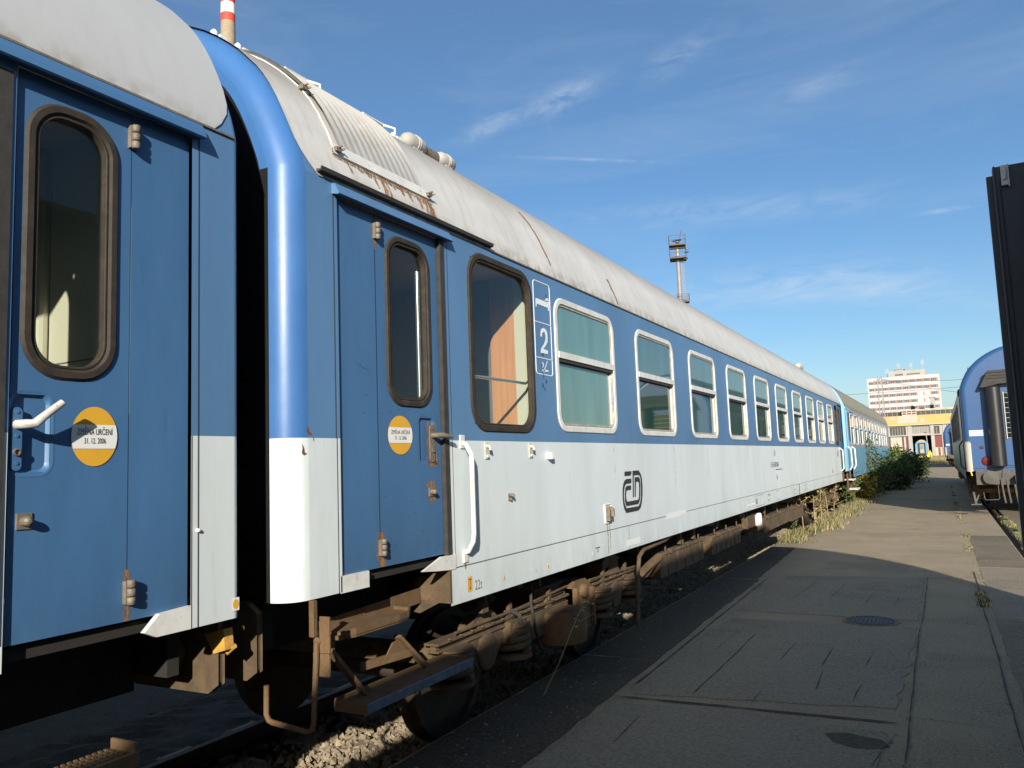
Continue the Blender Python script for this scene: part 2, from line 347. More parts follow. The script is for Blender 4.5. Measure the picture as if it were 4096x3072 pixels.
def bevel(o, w=0.006, seg=2):
    m = o.modifiers.new('bevel', 'BEVEL'); m.width = w; m.segments = seg; m.limit_method = 'ANGLE'; m.angle_limit = R(40); return o
def text_mb(mb, s, size, squeeze, fn, bold=0.0, mi=0, align='LEFT'):
    cu = bpy.data.curves.new('t', 'FONT'); cu.body = s; cu.size = size; cu.fill_mode = 'FRONT'; cu.offset = bold; cu.align_x = align; cu.resolution_u = 3
    ob = bpy.data.objects.new('t', cu); me = bpy.data.meshes.new_from_object(ob)
    mb.add([fn(v.co.x * squeeze, v.co.y) for v in me.vertices], [tuple(p.vertices) for p in me.polygons], mi)
    bpy.data.objects.remove(ob); bpy.data.curves.remove(cu); bpy.data.meshes.remove(me); return mb
def poly_yz(mb, x, pts, mi=0):
    """flat outline on the coach side, filled by the tessellator"""
    from mathutils.geometry import tessellate_polygon
    t = tessellate_polygon([[Vector((0, p[0], p[1])) for p in pts]])
    return mb.add([(x, p[0], p[1]) for p in pts], [tuple(f) for f in t], mi)

# ------------------------------------------------------------------ coach
PROF = [(0.0, 3.31), (0.01, 3.354), (0.028, 3.42), (0.05, 3.48), (0.082, 3.56), (0.12, 3.643), (0.163, 3.73), (0.21, 3.81), (0.255, 3.875), (0.30, 3.93), (0.37, 4.00), (0.44, 4.067), (0.52, 4.13),
        (0.6, 4.188), (0.7, 4.25), (0.8, 4.30), (0.9, 4.345), (1.0, 4.38), (1.2, 4.43), (1.41, 4.45)]
HW = 1.41; ZB = 0.93; ZE = 1.17; ZL = 1.95
def outline(cx, inset, lift=0.0, zb=ZE):
    """whole cross-section, right foot over the roof to left foot"""
    pts = []
    n = len(PROF)
    for i, (d, z) in enumerate(PROF):
        a, b = PROF[max(i - 1, 0)], PROF[min(i + 1, n - 1)]
        tx, tz = b[0] - a[0], b[1] - a[1]; l = math.hypot(tx, tz) or 1
        if i == 0: nx, nz = 1, 0
        elif i == n - 1: nx, nz = 0, 1
        else: nx, nz = tz / l, tx / l
        o = lift - inset
        pts.append((HW - d + nx * o, z + nz * o))
    foot = [(HW + lift - inset, zb), (HW + lift - inset, ZL)] if zb is not None else []
    half = foot + pts
    return [(cx + x, z) for x, z in half] + [(cx - x, z) for x, z in reversed(half[:-1])]
def shell_body(root, cx, side, y0, y1, holes, mats, lowcut, r=0.13, zl=ZL, endmat=2, lowend=2):
    """sides, rounded ends and end walls. lowcut: (a, b) y-range where the deep sill runs"""
    mb = MB(); X = cx + side * HW
    # visible side, with window and door openings
    a, b = lowcut
    ys = [y0 + r, a, b, y1 - r]; zs = [ZB, ZE, zl, 3.31]
    hs = list(holes) + [(y0 + r, a, ZB, ZE), (b, y1 - r, ZB, ZE)]
    mb.sheet(X, ys, zs, hs, mfun=lambda y, z: 1 if z < zl else 0)
    mb.sheet(cx - side * HW, ys, zs, [(y0 + r, a, ZB, ZE), (b, y1 - r, ZB, ZE)], mfun=lambda y, z: 1 if z < zl else 0)
    for (ya, sg) in ((y0, 1), (y1, -1)):
        rings = []; K = 8
        for k in range(K + 1):
            th = R(90 * k / K); ins = r * (1 - math.sin(th)); yy = ya + sg * r * (1 - math.cos(th))
            rings.append([(x, yy, z) for x, z in outline(cx, ins)])
        m = len(rings[0]); v = [p for g in rings for p in g]; base = len(mb.v); mb.v += v
        for k in range(K):
            for i in range(m - 1):
                low = i == 0 or i == m - 2
                mb.f.append((base + k * m + i, base + k * m + i + 1, base + (k + 1) * m + i + 1, base + (k + 1) * m + i)); mb.m.append(1 if low else endmat)
        # end wall; a black lowend puts the shade between coaches into the colour
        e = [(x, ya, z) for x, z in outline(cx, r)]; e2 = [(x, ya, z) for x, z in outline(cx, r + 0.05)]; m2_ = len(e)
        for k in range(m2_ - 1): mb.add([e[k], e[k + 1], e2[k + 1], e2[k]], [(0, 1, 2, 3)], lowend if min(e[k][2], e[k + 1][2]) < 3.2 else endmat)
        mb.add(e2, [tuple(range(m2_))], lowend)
    # strip of roof under the roof sheet closes the shell
    o = outline(cx, 0, zb=None); m = len(o)
    v = [(x, y0 + r, z) for x, z in o] + [(x, y1 - r, z) for x, z in o]
    mb.add(v, [(i, i + 1, m + i + 1, m + i) for i in range(m - 1)], 0)
    ob = mb.build('body', mats, root, smooth=True); return ob
def shell_roof(root, cx, y0, y1, mats, e0=0.09, e1=0.09, step=0.5):
    o = outline(cx, 0, 0.006, zb=None); m = len(o); n = max(2, int((y1 - y0) / step)); mb = MB()
    def st(i):
        k = min(i, m - 1 - i); d = PROF[k][0]; return 0.13 * math.exp(-d / 0.02)
    rows = []
    for j in range(n + 1):
        t = j / n; row = []
        for i, (x, z) in enumerate(o):
            a = y0 + e0 + st(i); b = y1 - e1 - st(i); row.append((x, a + (b - a) * t, z))
        rows.append(row)
    v = [p for r_ in rows for p in r_]
    mb.add(v, [(j * m + i, j * m + i + 1, (j + 1) * m + i + 1, (j + 1) * m + i) for j in range(n) for i in range(m - 1)])
    # turned-down edges
    return mb.build('roof', mats, root, smooth=True)

def win_open(root, X, s, y0, y1, z0=2.035, z1=3.165, detail=True, frame=None, glass=None, lower=None):
    """two-piece drop window: white pressed frame, dividing rail, two panes"""
    frame = frame or WHITE2; glass = glass or GLASS_B; glow_ = lower or glass; gl = 0.036 if detail else 0.014
    mb = MB(); mb.ring(X - s * 0.03, X + s * 0.010, y0, y1, z0, z1, 0.16, 0.054, n=7)
    if detail: mb.ring(X - s * 0.03, X + s * 0.001, y0 + 0.054, y1 - 0.054, z0 + 0.054, z1 - 0.054, 0.10, 0.02, 0.004, n=5, mi=1)
    f = mb.build('window', [frame, FRAMEG], root, smooth=True)
    zm = z0 + 0.585
    MB().box(X - s * 0.03, X + s * 0.014, y0 + 0.055, y1 - 0.055, zm + 0.03, zm + 0.085).box(X - s * 0.05, X + s * 0.004, y0 + 0.055, y1 - 0.055, zm + 0.002, zm + 0.03, 1).build('rail', [frame, SEAL], f)
    MB().box(X - s * 0.014, X - s * 0.008, y0 + 0.05, y1 - 0.05, zm + 0.03, z1 - 0.05).build('upper_pane', glass, f)
    MB().box(X - s * gl, X - s * (gl - 0.006), y0 + 0.05, y1 - 0.05, z0 + 0.05, zm + 0.04).build('lower_pane', glow_, f)
    if detail:
        for yy in (y0 + 0.066, y1 - 0.088):
            g = MB().box(X - s * 0.034, X - s * 0.018, yy, yy + 0.02, z0 + 0.06, zm)
            for k in range(5): g.box(X - s * 0.019, X - s * 0.016, yy + 0.002, yy + 0.018, z0 + 0.12 + k * 0.09, z0 + 0.128 + k * 0.09, 1)
            g.box(X - s * 0.03, X - s * 0.006, yy - 0.004, yy + 0.024, z0 + 0.075, z0 + 0.11)
            g.build('runner', [frame, HINGE], f)
    return f
def win_fixed(root, X, s, y0, y1, z0, z1, glass, r=0.16, wd=0.045, name='window', rub=None):
    f = MB().ring(X - s * 0.03, X + s * 0.011, y0, y1, z0, z1, r, wd, 0.010, n=8).ring(X - s * 0.03, X + s * 0.004, y0 + wd, y1 - wd, z0 + wd, z1 - wd, r - wd, 0.012, 0.003, n=8).build(name, rub or RUBBER, root, smooth=True)
    MB().quad((X - s * 0.022, y0 + wd - 0.01, z0 + wd - 0.01), (X - s * 0.022, y1 - wd + 0.01, z0 + wd - 0.01), (X - s * 0.022, y1 - wd + 0.01, z1 - wd + 0.01), (X - s * 0.022, y0 + wd - 0.01, z1 - wd + 0.01)).build('pane', glass, f)
    return f
def hinge(root, X, s, y, z0, z1):
    mb = MB(); h = (z1 - z0) / 3
    for k in range(3): mb.lathe((X + s * 0.022, y, z0 + k * h), 'z', [(0.014, 0.002), (0.017, 0.006), (0.017, h - 0.006), (0.014, h - 0.002)], 12)
    mb.box(X - s * 0.002, X + s * 0.02, y - 0.02, y + 0.02, z0 + 0.005, z1 - 0.005)
    return mb.build('hinge', HINGE, root, smooth=True)
def sticker(door, X, s, cy, cz, ry, rz, zlo, zhi):
    """round orange sign with a white band and two lines of black writing"""
    mb = MB(); n = 48; out_ = [(X + s * 0.003, cy + ry * math.cos(2 * math.pi * k / n), cz + rz * math.sin(2 * math.pi * k / n)) for k in range(n)]
    mb.add(out_, [tuple(range(n))], 0)
    def yy(z): return ry * math.sqrt(max(0, 1 - ((z - cz) / rz) ** 2)) * 0.99
    zs = [zlo + (zhi - zlo) * k / 8 for k in range(9)]
    band = [(X + s * 0.0045, cy + yy(z), z) for z in zs] + [(X + s * 0.0045, cy - yy(z), z) for z in reversed(zs)]
    mb.add(band, [tuple(range(len(band)))], 1)
    for txt, h, dz in (('ZMĚNA URČENÍ', 0.0235, 0.006), ('31. 12. 2006', 0.0215, -0.026)):
        text_mb(mb, txt, h * 1.36, 0.60 * ry / 0.092, lambda a, b: (X + s * 0.006, cy + s * a, cz + dz + b), 0.0, 2, 'CENTER')
    return mb.build('sticker', [ORANGE, WHITE2_PLAIN, DECAL_K], door)
WHITE2_PLAIN = mat('clean_white', (0.74, 0.74, 0.70), 0.5)
def coach_door(root, X, s, yend, yj, ylock, win, mats, z0=1.25, z1=3.235, stick=None, fine=True, glass=None, tray=None, name='door'):
    """folding side door: narrow fixed-side leaf, wide leaf with window, recessed handle plate; dirn=+1 when the lock side has the larger y"""
    Xd = X - s * 0.018
    w0, w1 = win
    mb = MB(); hole = (w0 + 0.045, w1 - 0.045, 2.14 + 0.045, 3.16 - 0.045); hs_ = [hole] + ([(tray[0] + 0.016, tray[1] - 0.016, 1.816, 2.084)] if tray else [])
    a, b = sorted((yj, ylock)); c, d = sorted((yend, yj))
    mb.sheet(Xd, [a + 0.004, b], [z0, z1], hs_); mb.sheet(Xd, [c + (0.004 if c == yj else 0), d - (0.004 if d == yj else 0)], [z0, z1])
    mb.box(Xd - s * 0.035, Xd - s * 0.0005, yj - 0.004, yj + 0.004, z0, z1, 1)
    # returns at the leaf edges
    for yy in (c, b): mb.quad((Xd, yy, z0), (Xd - s * 0.04, yy, z0), (Xd - s * 0.04, yy, z1), (Xd, yy, z1))
    mb.quad((Xd, c, z0), (Xd, b, z0), (Xd - s * 0.04, b, z0), (Xd - s * 0.04, c, z0))
    dr = mb.build(name, mats, root)
    win_fixed(dr, Xd, s, w0, w1, 2.14, 3.16, glass or GLASS_T, 0.15, 0.042)
    if fine:
        hinge(dr, Xd, s, yj + 0.005, 3.085, 3.185); hinge(dr, Xd, s, yj + 0.005, 1.31, 1.405)
    if stick: sticker(dr, Xd, s, *stick)
    return dr
def bogie(root, cx, side, yc, fine=True, name='bogie', wz=0.30):
    """two-axle coach bogie seen from the side"""
    X = cx + side * 1.14; s = side
    f = MB()
    for sg in (1, -1):
        Xs = cx + sg * 1.14
        f.box(Xs - 0.045, Xs + 0.045, yc - 1.9, yc + 1.9, 0.585, 0.60).box(Xs - 0.055, Xs + 0.06, yc - 1.92, yc + 1.92, 0.635, 0.652)
        f.box(Xs - 0.02, Xs + 0.025, yc - 1.9, yc + 1.9, 0.60, 0.636)
        f.box(Xs - 0.04, Xs + 0.04, yc - 0.62, yc + 0.62, 0.40, 0.60)
    f.box(cx - 1.1, cx + 1.1, yc - 0.35, yc + 0.35, 0.45, 0.75); f.box(cx - 1.1, cx + 1.1, yc - 1.85, yc - 1.75, 0.5, 0.62); f.box(cx - 1.1, cx + 1.1, yc + 1.75, yc + 1.85, 0.5, 0.62)
    for k in range(26):
        for sg in (1, -1): f.box(cx + sg * 1.14 + (0.05 if sg > 0 else -0.075), cx + sg * 1.14 + (0.075 if sg > 0 else -0.05), yc - 1.8 + k * 0.144, yc - 1.785 + k * 0.144, 0.652, 0.664)
    for yy in (yc - 0.98, yc - 0.3, yc + 0.9, yc + 1.5):
        f.box(cx + 1.16, cx + 1.19, yy, yy + 0.09, 0.60, 0.70).box(cx + 1.17, cx + 1.20, yy + 0.02, yy + 0.07, 0.66, 0.76)
    f.tube([(cx + 1.19, yc - 1.7, 0.68), (cx + 1.20, yc - 0.8, 0.69), (cx + 1.19, yc + 0.1, 0.72)], 0.012, 6).tube([(cx + 1.19, yc + 0.6, 0.70), (cx + 1.20, yc + 1.85, 0.67)], 0.014, 6)
    fr = bevel(f.build(name, BROWN, root), 0.004, 1)
    for ya in (yc - 1.27, yc + 1.27):
        wl = MB().tube([(cx - 1.05, ya, wz), (cx + 1.05, ya, wz)], 0.085, 12)
        for sg in (1, -1):
            x0 = cx + sg * 0.79
            wl.lathe((x0, ya, wz), 'x', [(0.09, -0.03), (0.30, -0.012), (0.40, -0.05), (0.47, -0.06), (0.485, 0.0), (0.455, 0.012), (0.45, 0.068), (0.40, 0.07), (0.39, 0.03), (0.15, 0.045), (0.12, 0.09)] if sg > 0 else
                     [(0.12, -0.09), (0.15, -0.045), (0.39, -0.03), (0.40, -0.07), (0.45, -0.068), (0.455, -0.012), (0.485, 0.0), (0.47, 0.06), (0.40, 0.05), (0.30, 0.012), (0.09, 0.03)], 32)
        wl.build('wheelset', WHEELM, root, smooth=True)
        for sg in ((1, -1) if not fine else (side, -side)):
            Xs = cx + sg * 1.14
            ax = MB()
            ax.prism([(ya - 0.26, 0.52), (ya - 0.20, 0.66), (ya - 0.10, 0.735), (ya + 0.10, 0.735), (ya + 0.20, 0.66), (ya + 0.26, 0.52), (ya + 0.12, 0.38), (ya - 0.12, 0.38)], 'x', Xs - 0.07, Xs + 0.03)
            ax.box(min(Xs + sg * 0.03, Xs + sg * 0.05), max(Xs + sg * 0.03, Xs + sg * 0.05), ya - 0.13, ya + 0.05, 0.63, 0.70)
            ax.lathe((Xs, ya, 0.47), 'x', [(0.13, -0.06), (0.13, 0.05), (0.10, 0.065), (0.05, 0.075)] if sg > 0 else [(0.05, -0.075), (0.10, -0.065), (0.13, -0.05), (0.13, 0.06)], 20)
            bevel(ax.build('axle_box', BROWN, root), 0.008)
            for dy in (-0.42, 0.42):
                sp = MB(); yy = ya + dy; R0 = 0.125
                path = [(Xs + sg * 0.01 + R0 * math.cos(t * 0.6283), yy + R0 * math.sin(t * 0.6283), 0.385 + 0.18 * t / 34) for t in range(35)]
                sp.tube(path, 0.0275, 8); sp.lathe((Xs + sg * 0.01, yy, 0.335), 'z', [(0.06, 0), (0.155, 0.005), (0.155, 0.03), (0.09, 0.04)], 20)
                sp.lathe((Xs + sg * 0.01, yy, 0.572), 'z', [(0.15, 0), (0.15, 0.014), (0.14, 0.016)], 20)
                sp.build('coil_spring', BROWN, root, smooth=True)
    if fine:
        Xs = cx + side * 1.20
        c = MB().lathe((Xs, yc - 0.10, 0.29), 'z', [(0.16, 0), (0.225, 0.02), (0.235, 0.09), (0.235, 0.24), (0.22, 0.27), (0.10, 0.285)], 28); c.build('bolster_spring_cup', BROWN2, root, smooth=True)
        h = MB()
        h.prism([(yc + 0.13, 0.32), (yc + 0.13, 0.70), (yc + 0.20, 0.745), (yc + 0.40, 0.745), (yc + 0.50, 0.70), (yc + 0.54, 0.55), (yc + 0.54, 0.32)], 'x', Xs - 0.05, Xs + 0.035)
        h.box(Xs - 0.05, Xs + 0.075, yc + 0.13, yc + 0.16, 0.32, 0.70).box(Xs - 0.05, Xs + 0.075, yc + 0.50, yc + 0.53, 0.32, 0.66)
        h.lathe((Xs, yc + 0.33, 0.65), 'x', [(0.06, 0), (0.06, 0.07), (0.035, 0.085)], 14)
        bevel(h.build('swing_hanger', BROWN2, root), 0.006)
        k = MB()
        k.tube([(Xs + 0.02, yc - 0.62, 0.93), (Xs + 0.03, yc - 0.66, 0.7), (Xs + 0.04, yc - 0.62, 0.5), (Xs + 0.02, yc - 0.5, 0.33), (Xs, yc - 0.35, 0.28)], 0.012, 8)
        k.tube([(Xs, yc - 0.95, 0.70), (Xs + 0.05, yc - 0.90, 0.66), (Xs + 0.06, yc - 0.88, 0.56), (Xs + 0.03, yc - 0.95, 0.47)], 0.018, 8)
        k.build('brake_hose', SEAL, root, smooth=True)
        d = MB().lathe((Xs + 0.0, yc - 0.92, 0.53), 'x', [(0.02, -0.05), (0.085, -0.04), (0.09, 0.02), (0.06, 0.045), (0.02, 0.05)], 16); d.box(Xs - 0.02, Xs + 0.03, yc - 1.0, yc - 0.84, 0.5, 0.62)
        d.build('damper', BROWN, root, smooth=True)
def buffers(root, cx, y, sg, mt, zc=1.0):
    for xs in (-0.95, 0.95):
        b = MB().lathe((cx + xs, y, zc), 'y', [(0.11, 0.0), (0.10, sg * 0.06)] if sg > 0 else [(0.10, sg * 0.06), (0.11, 0.0)], 16)
        pts = [(cx + xs + dx, zc + dz) for dx, dz in ((-0.30, -0.13), (-0.24, -0.17), (0.24, -0.17), (0.30, -0.13), (0.30, 0.13), (0.24, 0.17), (-0.24, 0.17), (-0.30, 0.13))]
        b.prism(pts, 'y', y + sg * 0.06, y + sg * 0.095); bevel(b.build('buffer', mt, root), 0.008)
def underfloor(root, cx, y0, y1, lowcut):
    mb = MB(); a, b = lowcut
    mb.box(cx - 1.38, cx + 1.38, a + 0.03, b - 0.03, 0.97, 1.02); mb.box(cx - 1.36, cx + 1.36, y0 + 0.14, y1 - 0.14, 1.19, 1.235)
    mb.box(cx - 0.95, cx - 0.80, y0 + 0.15, y1 - 0.15, 0.86, 1.18).box(cx + 0.80, cx + 0.95, y0 + 0.15, y1 - 0.15, 0.86, 1.18)
    mb.box(cx - 1.15, cx + 1.15, y0 + 0.08, y0 + 0.14, 0.93, 1.17).box(cx - 1.15, cx + 1.15, y1 - 0.14, y1 - 0.08, 0.93, 1.17)
    return mb.build('underframe', DARK, root)
# ================================================================== ground
def ground_mat(name, c1, c2, scale, bump, bs, c3=None, rough=0.9, stretch=(1, 1, 1), speck=0.0):
    m = bpy.data.materials.new(name); m.use_nodes = True; t = m.node_tree; N = t.nodes; L = t.links; b = N['Principled BSDF']
    b.inputs['Roughness'].default_value = rough; b.inputs['Specular IOR Level'].default_value = 0.3
    tc = N.new('ShaderNodeTexCoord'); mp = N.new('ShaderNodeMapping'); mp.inputs['Scale'].default_value = stretch; L.new(tc.outputs['Object'], mp.inputs[0])
    def noise(sc, d=8, r=0.6):
        n = N.new('ShaderNodeTexNoise'); n.inputs['Scale'].default_value = sc; n.inputs['Detail'].default_value = d; n.inputs['Roughness'].default_value = r; L.new(mp.outputs[0], n.inputs['Vector']); return n.outputs[0]
    def ramp(s, a, c):
        r = N.new('ShaderNodeValToRGB'); r.color_ramp.elements[0].position = a; r.color_ramp.elements[1].position = c; L.new(s, r.inputs[0]); return r.outputs[0]
    def mix(f, a, c):
        x = N.new('ShaderNodeMixRGB'); L.new(f, x.inputs[0])
        for i, v in ((1, a), (2, c)):
            if isinstance(v, tuple): x.inputs[i].default_value = (*v, 1)
            else: L.new(v, x.inputs[i])
        return x.outputs[0]
    c = mix(ramp(noise(scale), 0.35, 0.65), c1, c2)
    if c3: c = mix(ramp(noise(scale * 0.35, 9, 0.7), 0.52, 0.60), c, c3)
    c = mix(ramp(noise(bs * 0.8, 3, 0.8), 0.35, 0.75), c, tuple(x * (1.5 + speck) for x in c1))
    L.new(c, b.inputs['Base Color'])
    bn = N.new('ShaderNodeBump'); bn.inputs['Strength'].default_value = bump; bn.inputs['Distance'].default_value = 0.02
    L.new(noise(bs, 4, 0.75), bn.inputs['Height']); L.new(bn.outputs[0], b.inputs['Normal']); return m
EARTH = ground_mat('dry_earth', (0.15, 0.125, 0.07), (0.10, 0.09, 0.045), 0.35, 0.6, 6, (0.07, 0.08, 0.03))
ASPH = ground_mat('old_asphalt', (0.255, 0.205, 0.135), (0.175, 0.142, 0.096), 1.4, 0.9, 60, (0.125, 0.102, 0.072), speck=0.35)
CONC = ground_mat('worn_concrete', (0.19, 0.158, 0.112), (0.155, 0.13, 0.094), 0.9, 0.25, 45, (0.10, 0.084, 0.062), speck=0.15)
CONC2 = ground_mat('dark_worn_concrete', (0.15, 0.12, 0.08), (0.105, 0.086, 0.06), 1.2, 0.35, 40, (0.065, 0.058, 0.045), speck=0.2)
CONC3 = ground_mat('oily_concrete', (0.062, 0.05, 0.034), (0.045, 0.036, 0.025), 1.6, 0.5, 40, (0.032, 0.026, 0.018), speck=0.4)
TAR = ground_mat('tar_joint', (0.045, 0.041, 0.035), (0.06, 0.053, 0.044), 4, 0.5, 30)
BALLM = ground_mat('ballast_bed', (0.035, 0.027, 0.018), (0.02, 0.015, 0.01), 8, 1.0, 22, (0.012, 0.009, 0.006))
STONE = mat('ballast_stone', (0.24, 0.195, 0.13), 0.9, var=0.5, vscale=9, col2=(0.10, 0.075, 0.05), c2amt=0.6, c2scale=14)
CONCT = mat('concrete_sleeper', (0.24, 0.19, 0.14), 0.9, var=0.2, vscale=4, col2=(0.14, 0.10, 0.07), c2amt=0.6, c2scale=9, bump=0.4, bscale=40)
RAILM = mat('rusty_rail', (0.07, 0.042, 0.028), 0.7, 0.3, var=0.3, vscale=10, bump=0.3, bscale=40)

g = MB(); g.add([(-1500, -300, -0.5), (1500, -300, -0.5), (1500, 100, -0.5), (-1500, 100, -0.5), (1500, 190, 0.30), (-1500, 190, 0.30), (1500, 2500, 0.4), (-1500, 2500, 0.4)],
                [(0, 1, 2, 3), (3, 2, 4, 5), (5, 4, 6, 7)])
tag(g.build('ground', EARTH), kind='structure')
g = MB(); g.prism([(-3.08, -20), (1.02, -20), (1.02, 112), (-2.2, 112), (-2.6, 60), (-3.08, 45)], 'z', -0.48, 0.0)
tag(g.build('pavement', ASPH), kind='structure')
g = MB(); g.prism([(1.30, -20), (2.62, -20), (2.62, 112), (1.30, 112)], 'z', -0.24, -0.01)
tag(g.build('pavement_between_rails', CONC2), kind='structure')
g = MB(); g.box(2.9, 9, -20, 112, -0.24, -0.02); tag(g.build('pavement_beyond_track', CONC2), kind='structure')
def ragged(pts, seed, step=0.16, amp=0.035):
    rd = random.Random(seed); o = []
    for i in range(len(pts)):
        a = Vector(pts[i]); b = Vector(pts[(i + 1) % len(pts)]); n = max(1, int((b - a).length / step)); d = (b - a).normalized(); pr = Vector((-d.y, d.x))
        for k in range(n):
            q = a + (b - a) * k / n + pr * rd.gauss(0, amp * 0.5) * (0 if k == 0 else 1); o.append((q.x, q.y))
    return o
# cast concrete slabs let into the asphalt
for i, (pts, m, z) in enumerate([([(-2.22, 5.98), (-0.42, 6.26), (-0.36, 8.6), (-0.36, 9.12), (-2.2, 9.10), (-2.3, 7.4)], CONC, 0.006),
                           ([(-2.24, 9.55), (-0.36, 9.52), (-0.34, 12.62), (-2.16, 12.5)], CONC, 0.006),
                           ([(-2.3, 2.2), (-0.48, 2.2), (-0.46, 5.72), (-2.26, 5.76)], CONC, 0.006),
                           ([(-3.06, 0.5), (-2.36, 0.5), (-2.34, 4.1), (-2.38, 7.0), (-3.06, 7.0)], CONC3, 0.004),
                           ([(-3.06, 7.04), (-2.38, 7.02), (-2.44, 9.5), (-2.46, 12.0), (-3.06, 12.05)], CONC3, 0.004), ([(-3.06, 12.1), (-2.5, 12.06), (-2.6, 16.2), (-3.06, 16.3)], CONC3, 0.004),
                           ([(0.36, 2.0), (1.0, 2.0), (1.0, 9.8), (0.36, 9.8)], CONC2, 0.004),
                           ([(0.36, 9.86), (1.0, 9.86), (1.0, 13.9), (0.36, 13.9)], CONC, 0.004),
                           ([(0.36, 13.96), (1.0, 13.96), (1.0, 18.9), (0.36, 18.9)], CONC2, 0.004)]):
    sl_ = MB().prism(ragged(pts, i, amp=0.03 if i < 3 else 0.012), 'z', -0.02, z)
    tag(sl_.build('pavement_slab', m), kind='structure')
j = MB(); rd = random.Random(3)
def crack(x0, y0, x1, y1, w_, seg=0.12, wob=0.012, z=0.0085):
    a = Vector((x0, y0)); b = Vector((x1, y1)); n = max(2, int((b - a).length / seg)); d = (b - a).normalized(); p = Vector((-d.y, d.x)); L_, R_ = [], []
    off = 0
    for k in range(n + 1):
        off += rd.gauss(0, wob * 0.18); q = a + (b - a) * k / n + p * off; ww = 0.6 * w_ * rd.uniform(0.3, 1) * (0.3 if k in (0, n) else 1); L_.append(q + p * ww / 2); R_.append(q - p * ww / 2)
    v = [(q.x, q.y, z) for q in L_] + [(q.x, q.y, z) for q in R_]; m = n + 1
    j.add(v, [(i, i + 1, m + i + 1, m + i) for i in range(n)])
for c in [(-2.3, 5.86, -0.4, 5.94, 0.07), (-2.3, 5.86, -3.05, 5.84, 0.02), (-0.42, 6.1, 0.26, 6.06, 0.012), (-0.33, 5.2, -0.31, 12.7, 0.022), (0.30, 2.0, 0.29, 13.5, 0.03), (-3.06, 12.12, 0.26, 12.78, 0.022),
          (-1.80, 6.1, -1.79, 8.35, 0.026), (-1.03, 7.25, -1.02, 8.0, 0.022), (-0.98, 6.5, -1.0, 7.1, 0.022), (-1.38, 7.35, -1.36, 8.1, 0.018), (-0.70, 6.3, -0.69, 6.8, 0.018), (-0.70, 7.4, -0.68, 7.9, 0.018), (-1.36, 6.05, -1.35, 6.45, 0.02),
          (-1.78, 10.5, -1.66, 12.2, 0.018), (-1.36, 10.6, -1.28, 11.9, 0.016), (-0.93, 10.3, -0.90, 11.2, 0.022), (-0.62, 10.4, -0.60, 10.9, 0.022), (-2.0, 7.3, -1.98, 8.4, 0.01),
          (-2.0, 5.5, -1.98, 4.9, 0.02), (-1.34, 4.6, -1.33, 4.0, 0.02), (-1.8, 4.4, -1.78, 3.6, 0.02), (-0.50, 5.05, -0.40, 5.7, 0.01), (-2.30, 6.2, -2.38, 12.0, 0.03), (-0.5, 18.3, 0.0, 18.2, 0.05), (-1.2, 20.4, -0.5, 20.2, 0.07), (-0.9, 24.0, -0.2, 23.9, 0.09),
          (0.4, 12.6, 0.7, 12.6, 0.05), (0.45, 10.8, 0.75, 10.75, 0.05), (0.4, 15.0, 0.9, 15.0, 0.04), (0.4, 16.8, 0.8, 16.9, 0.05), (-2.9, 9.6, -2.4, 9.5, 0.03), (-3.0, 8.0, -2.45, 8.2, 0.025)]:
    crack(*c)
tag(j.build('pavement_crack', TAR), kind='structure')
IRON = mat('cast_iron_cover', (0.05, 0.045, 0.042), 0.6, 0.4, var=0.3, vscale=20, bump=0.5, bscale=50)
def manhole(x, y, r, label):
    m = MB().lathe((x, y, 0.0), 'z', [(r * 1.16, 0.002), (r * 1.15, 0.011), (r * 1.03, 0.012)], 36)
    t = thing('manhole_cover', label, 'manhole cover', (x, y, 0)); m.build('rim', CONC2, t)
    m = MB().lathe((x, y, 0.0), 'z', [(r, 0.0), (r, 0.014), (r * 0.93, 0.017), (r * 0.93, 0.013)], 36)
    for k in range(-5, 6): 
        h = math.sqrt(max(0, 1 - (k / 6) ** 2)) * r * 0.86; m.box(x + k * r / 6 - 0.008, x + k * r / 6 + 0.008, y - h, y + h, 0.012, 0.0175)
    m.build('lid', IRON, t)
manhole(-0.80, 9.33, 0.24, 'round ribbed manhole cover between the two concrete slabs')
p = MB().prism(ragged([(-0.80, 5.56), (-0.74, 5.42), (-0.62, 5.35), (-0.50, 5.37), (-0.42, 5.46), (-0.47, 5.56), (-0.56, 5.58), (-0.68, 5.62)], 9, 0.04, 0.006), 'z', 0.0, 0.0075)
tag(p.build('asphalt_patch', CONC3), kind='structure')

rd = random.Random(77); g = MB()
def stone0(x, y, z, r):
    v = [(x + rd.uniform(.6, 1.2) * r * a, y + rd.uniform(.6, 1.2) * r * b, z + rd.uniform(.4, .9) * r * c) for a, b, c in ((1, 0, 0), (-1, 0, 0), (0, 1, 0), (0, -1, 0), (0, 0, 1))]; g.add(v, [(0, 2, 4), (2, 1, 4), (1, 3, 4), (3, 0, 4)])
for _ in range(2600):
    y = 3 + 32 * rd.random() ** 1.4; k = rd.random()
    x = rd.gauss(-0.33, 0.06) if k < 0.2 else rd.gauss(0.28, 0.08) if k < 0.42 else rd.gauss(-2.75, 0.22) if k < 0.75 else rd.uniform(-3.0, 1.0)
    if -3.06 < x < 1.0: stone0(x, y, 0.006, rd.uniform(0.003, 0.013))
tag(g.build('grit', STONE), 'loose grit and small stones scattered over the yard paving', 'grit', kind='stuff')
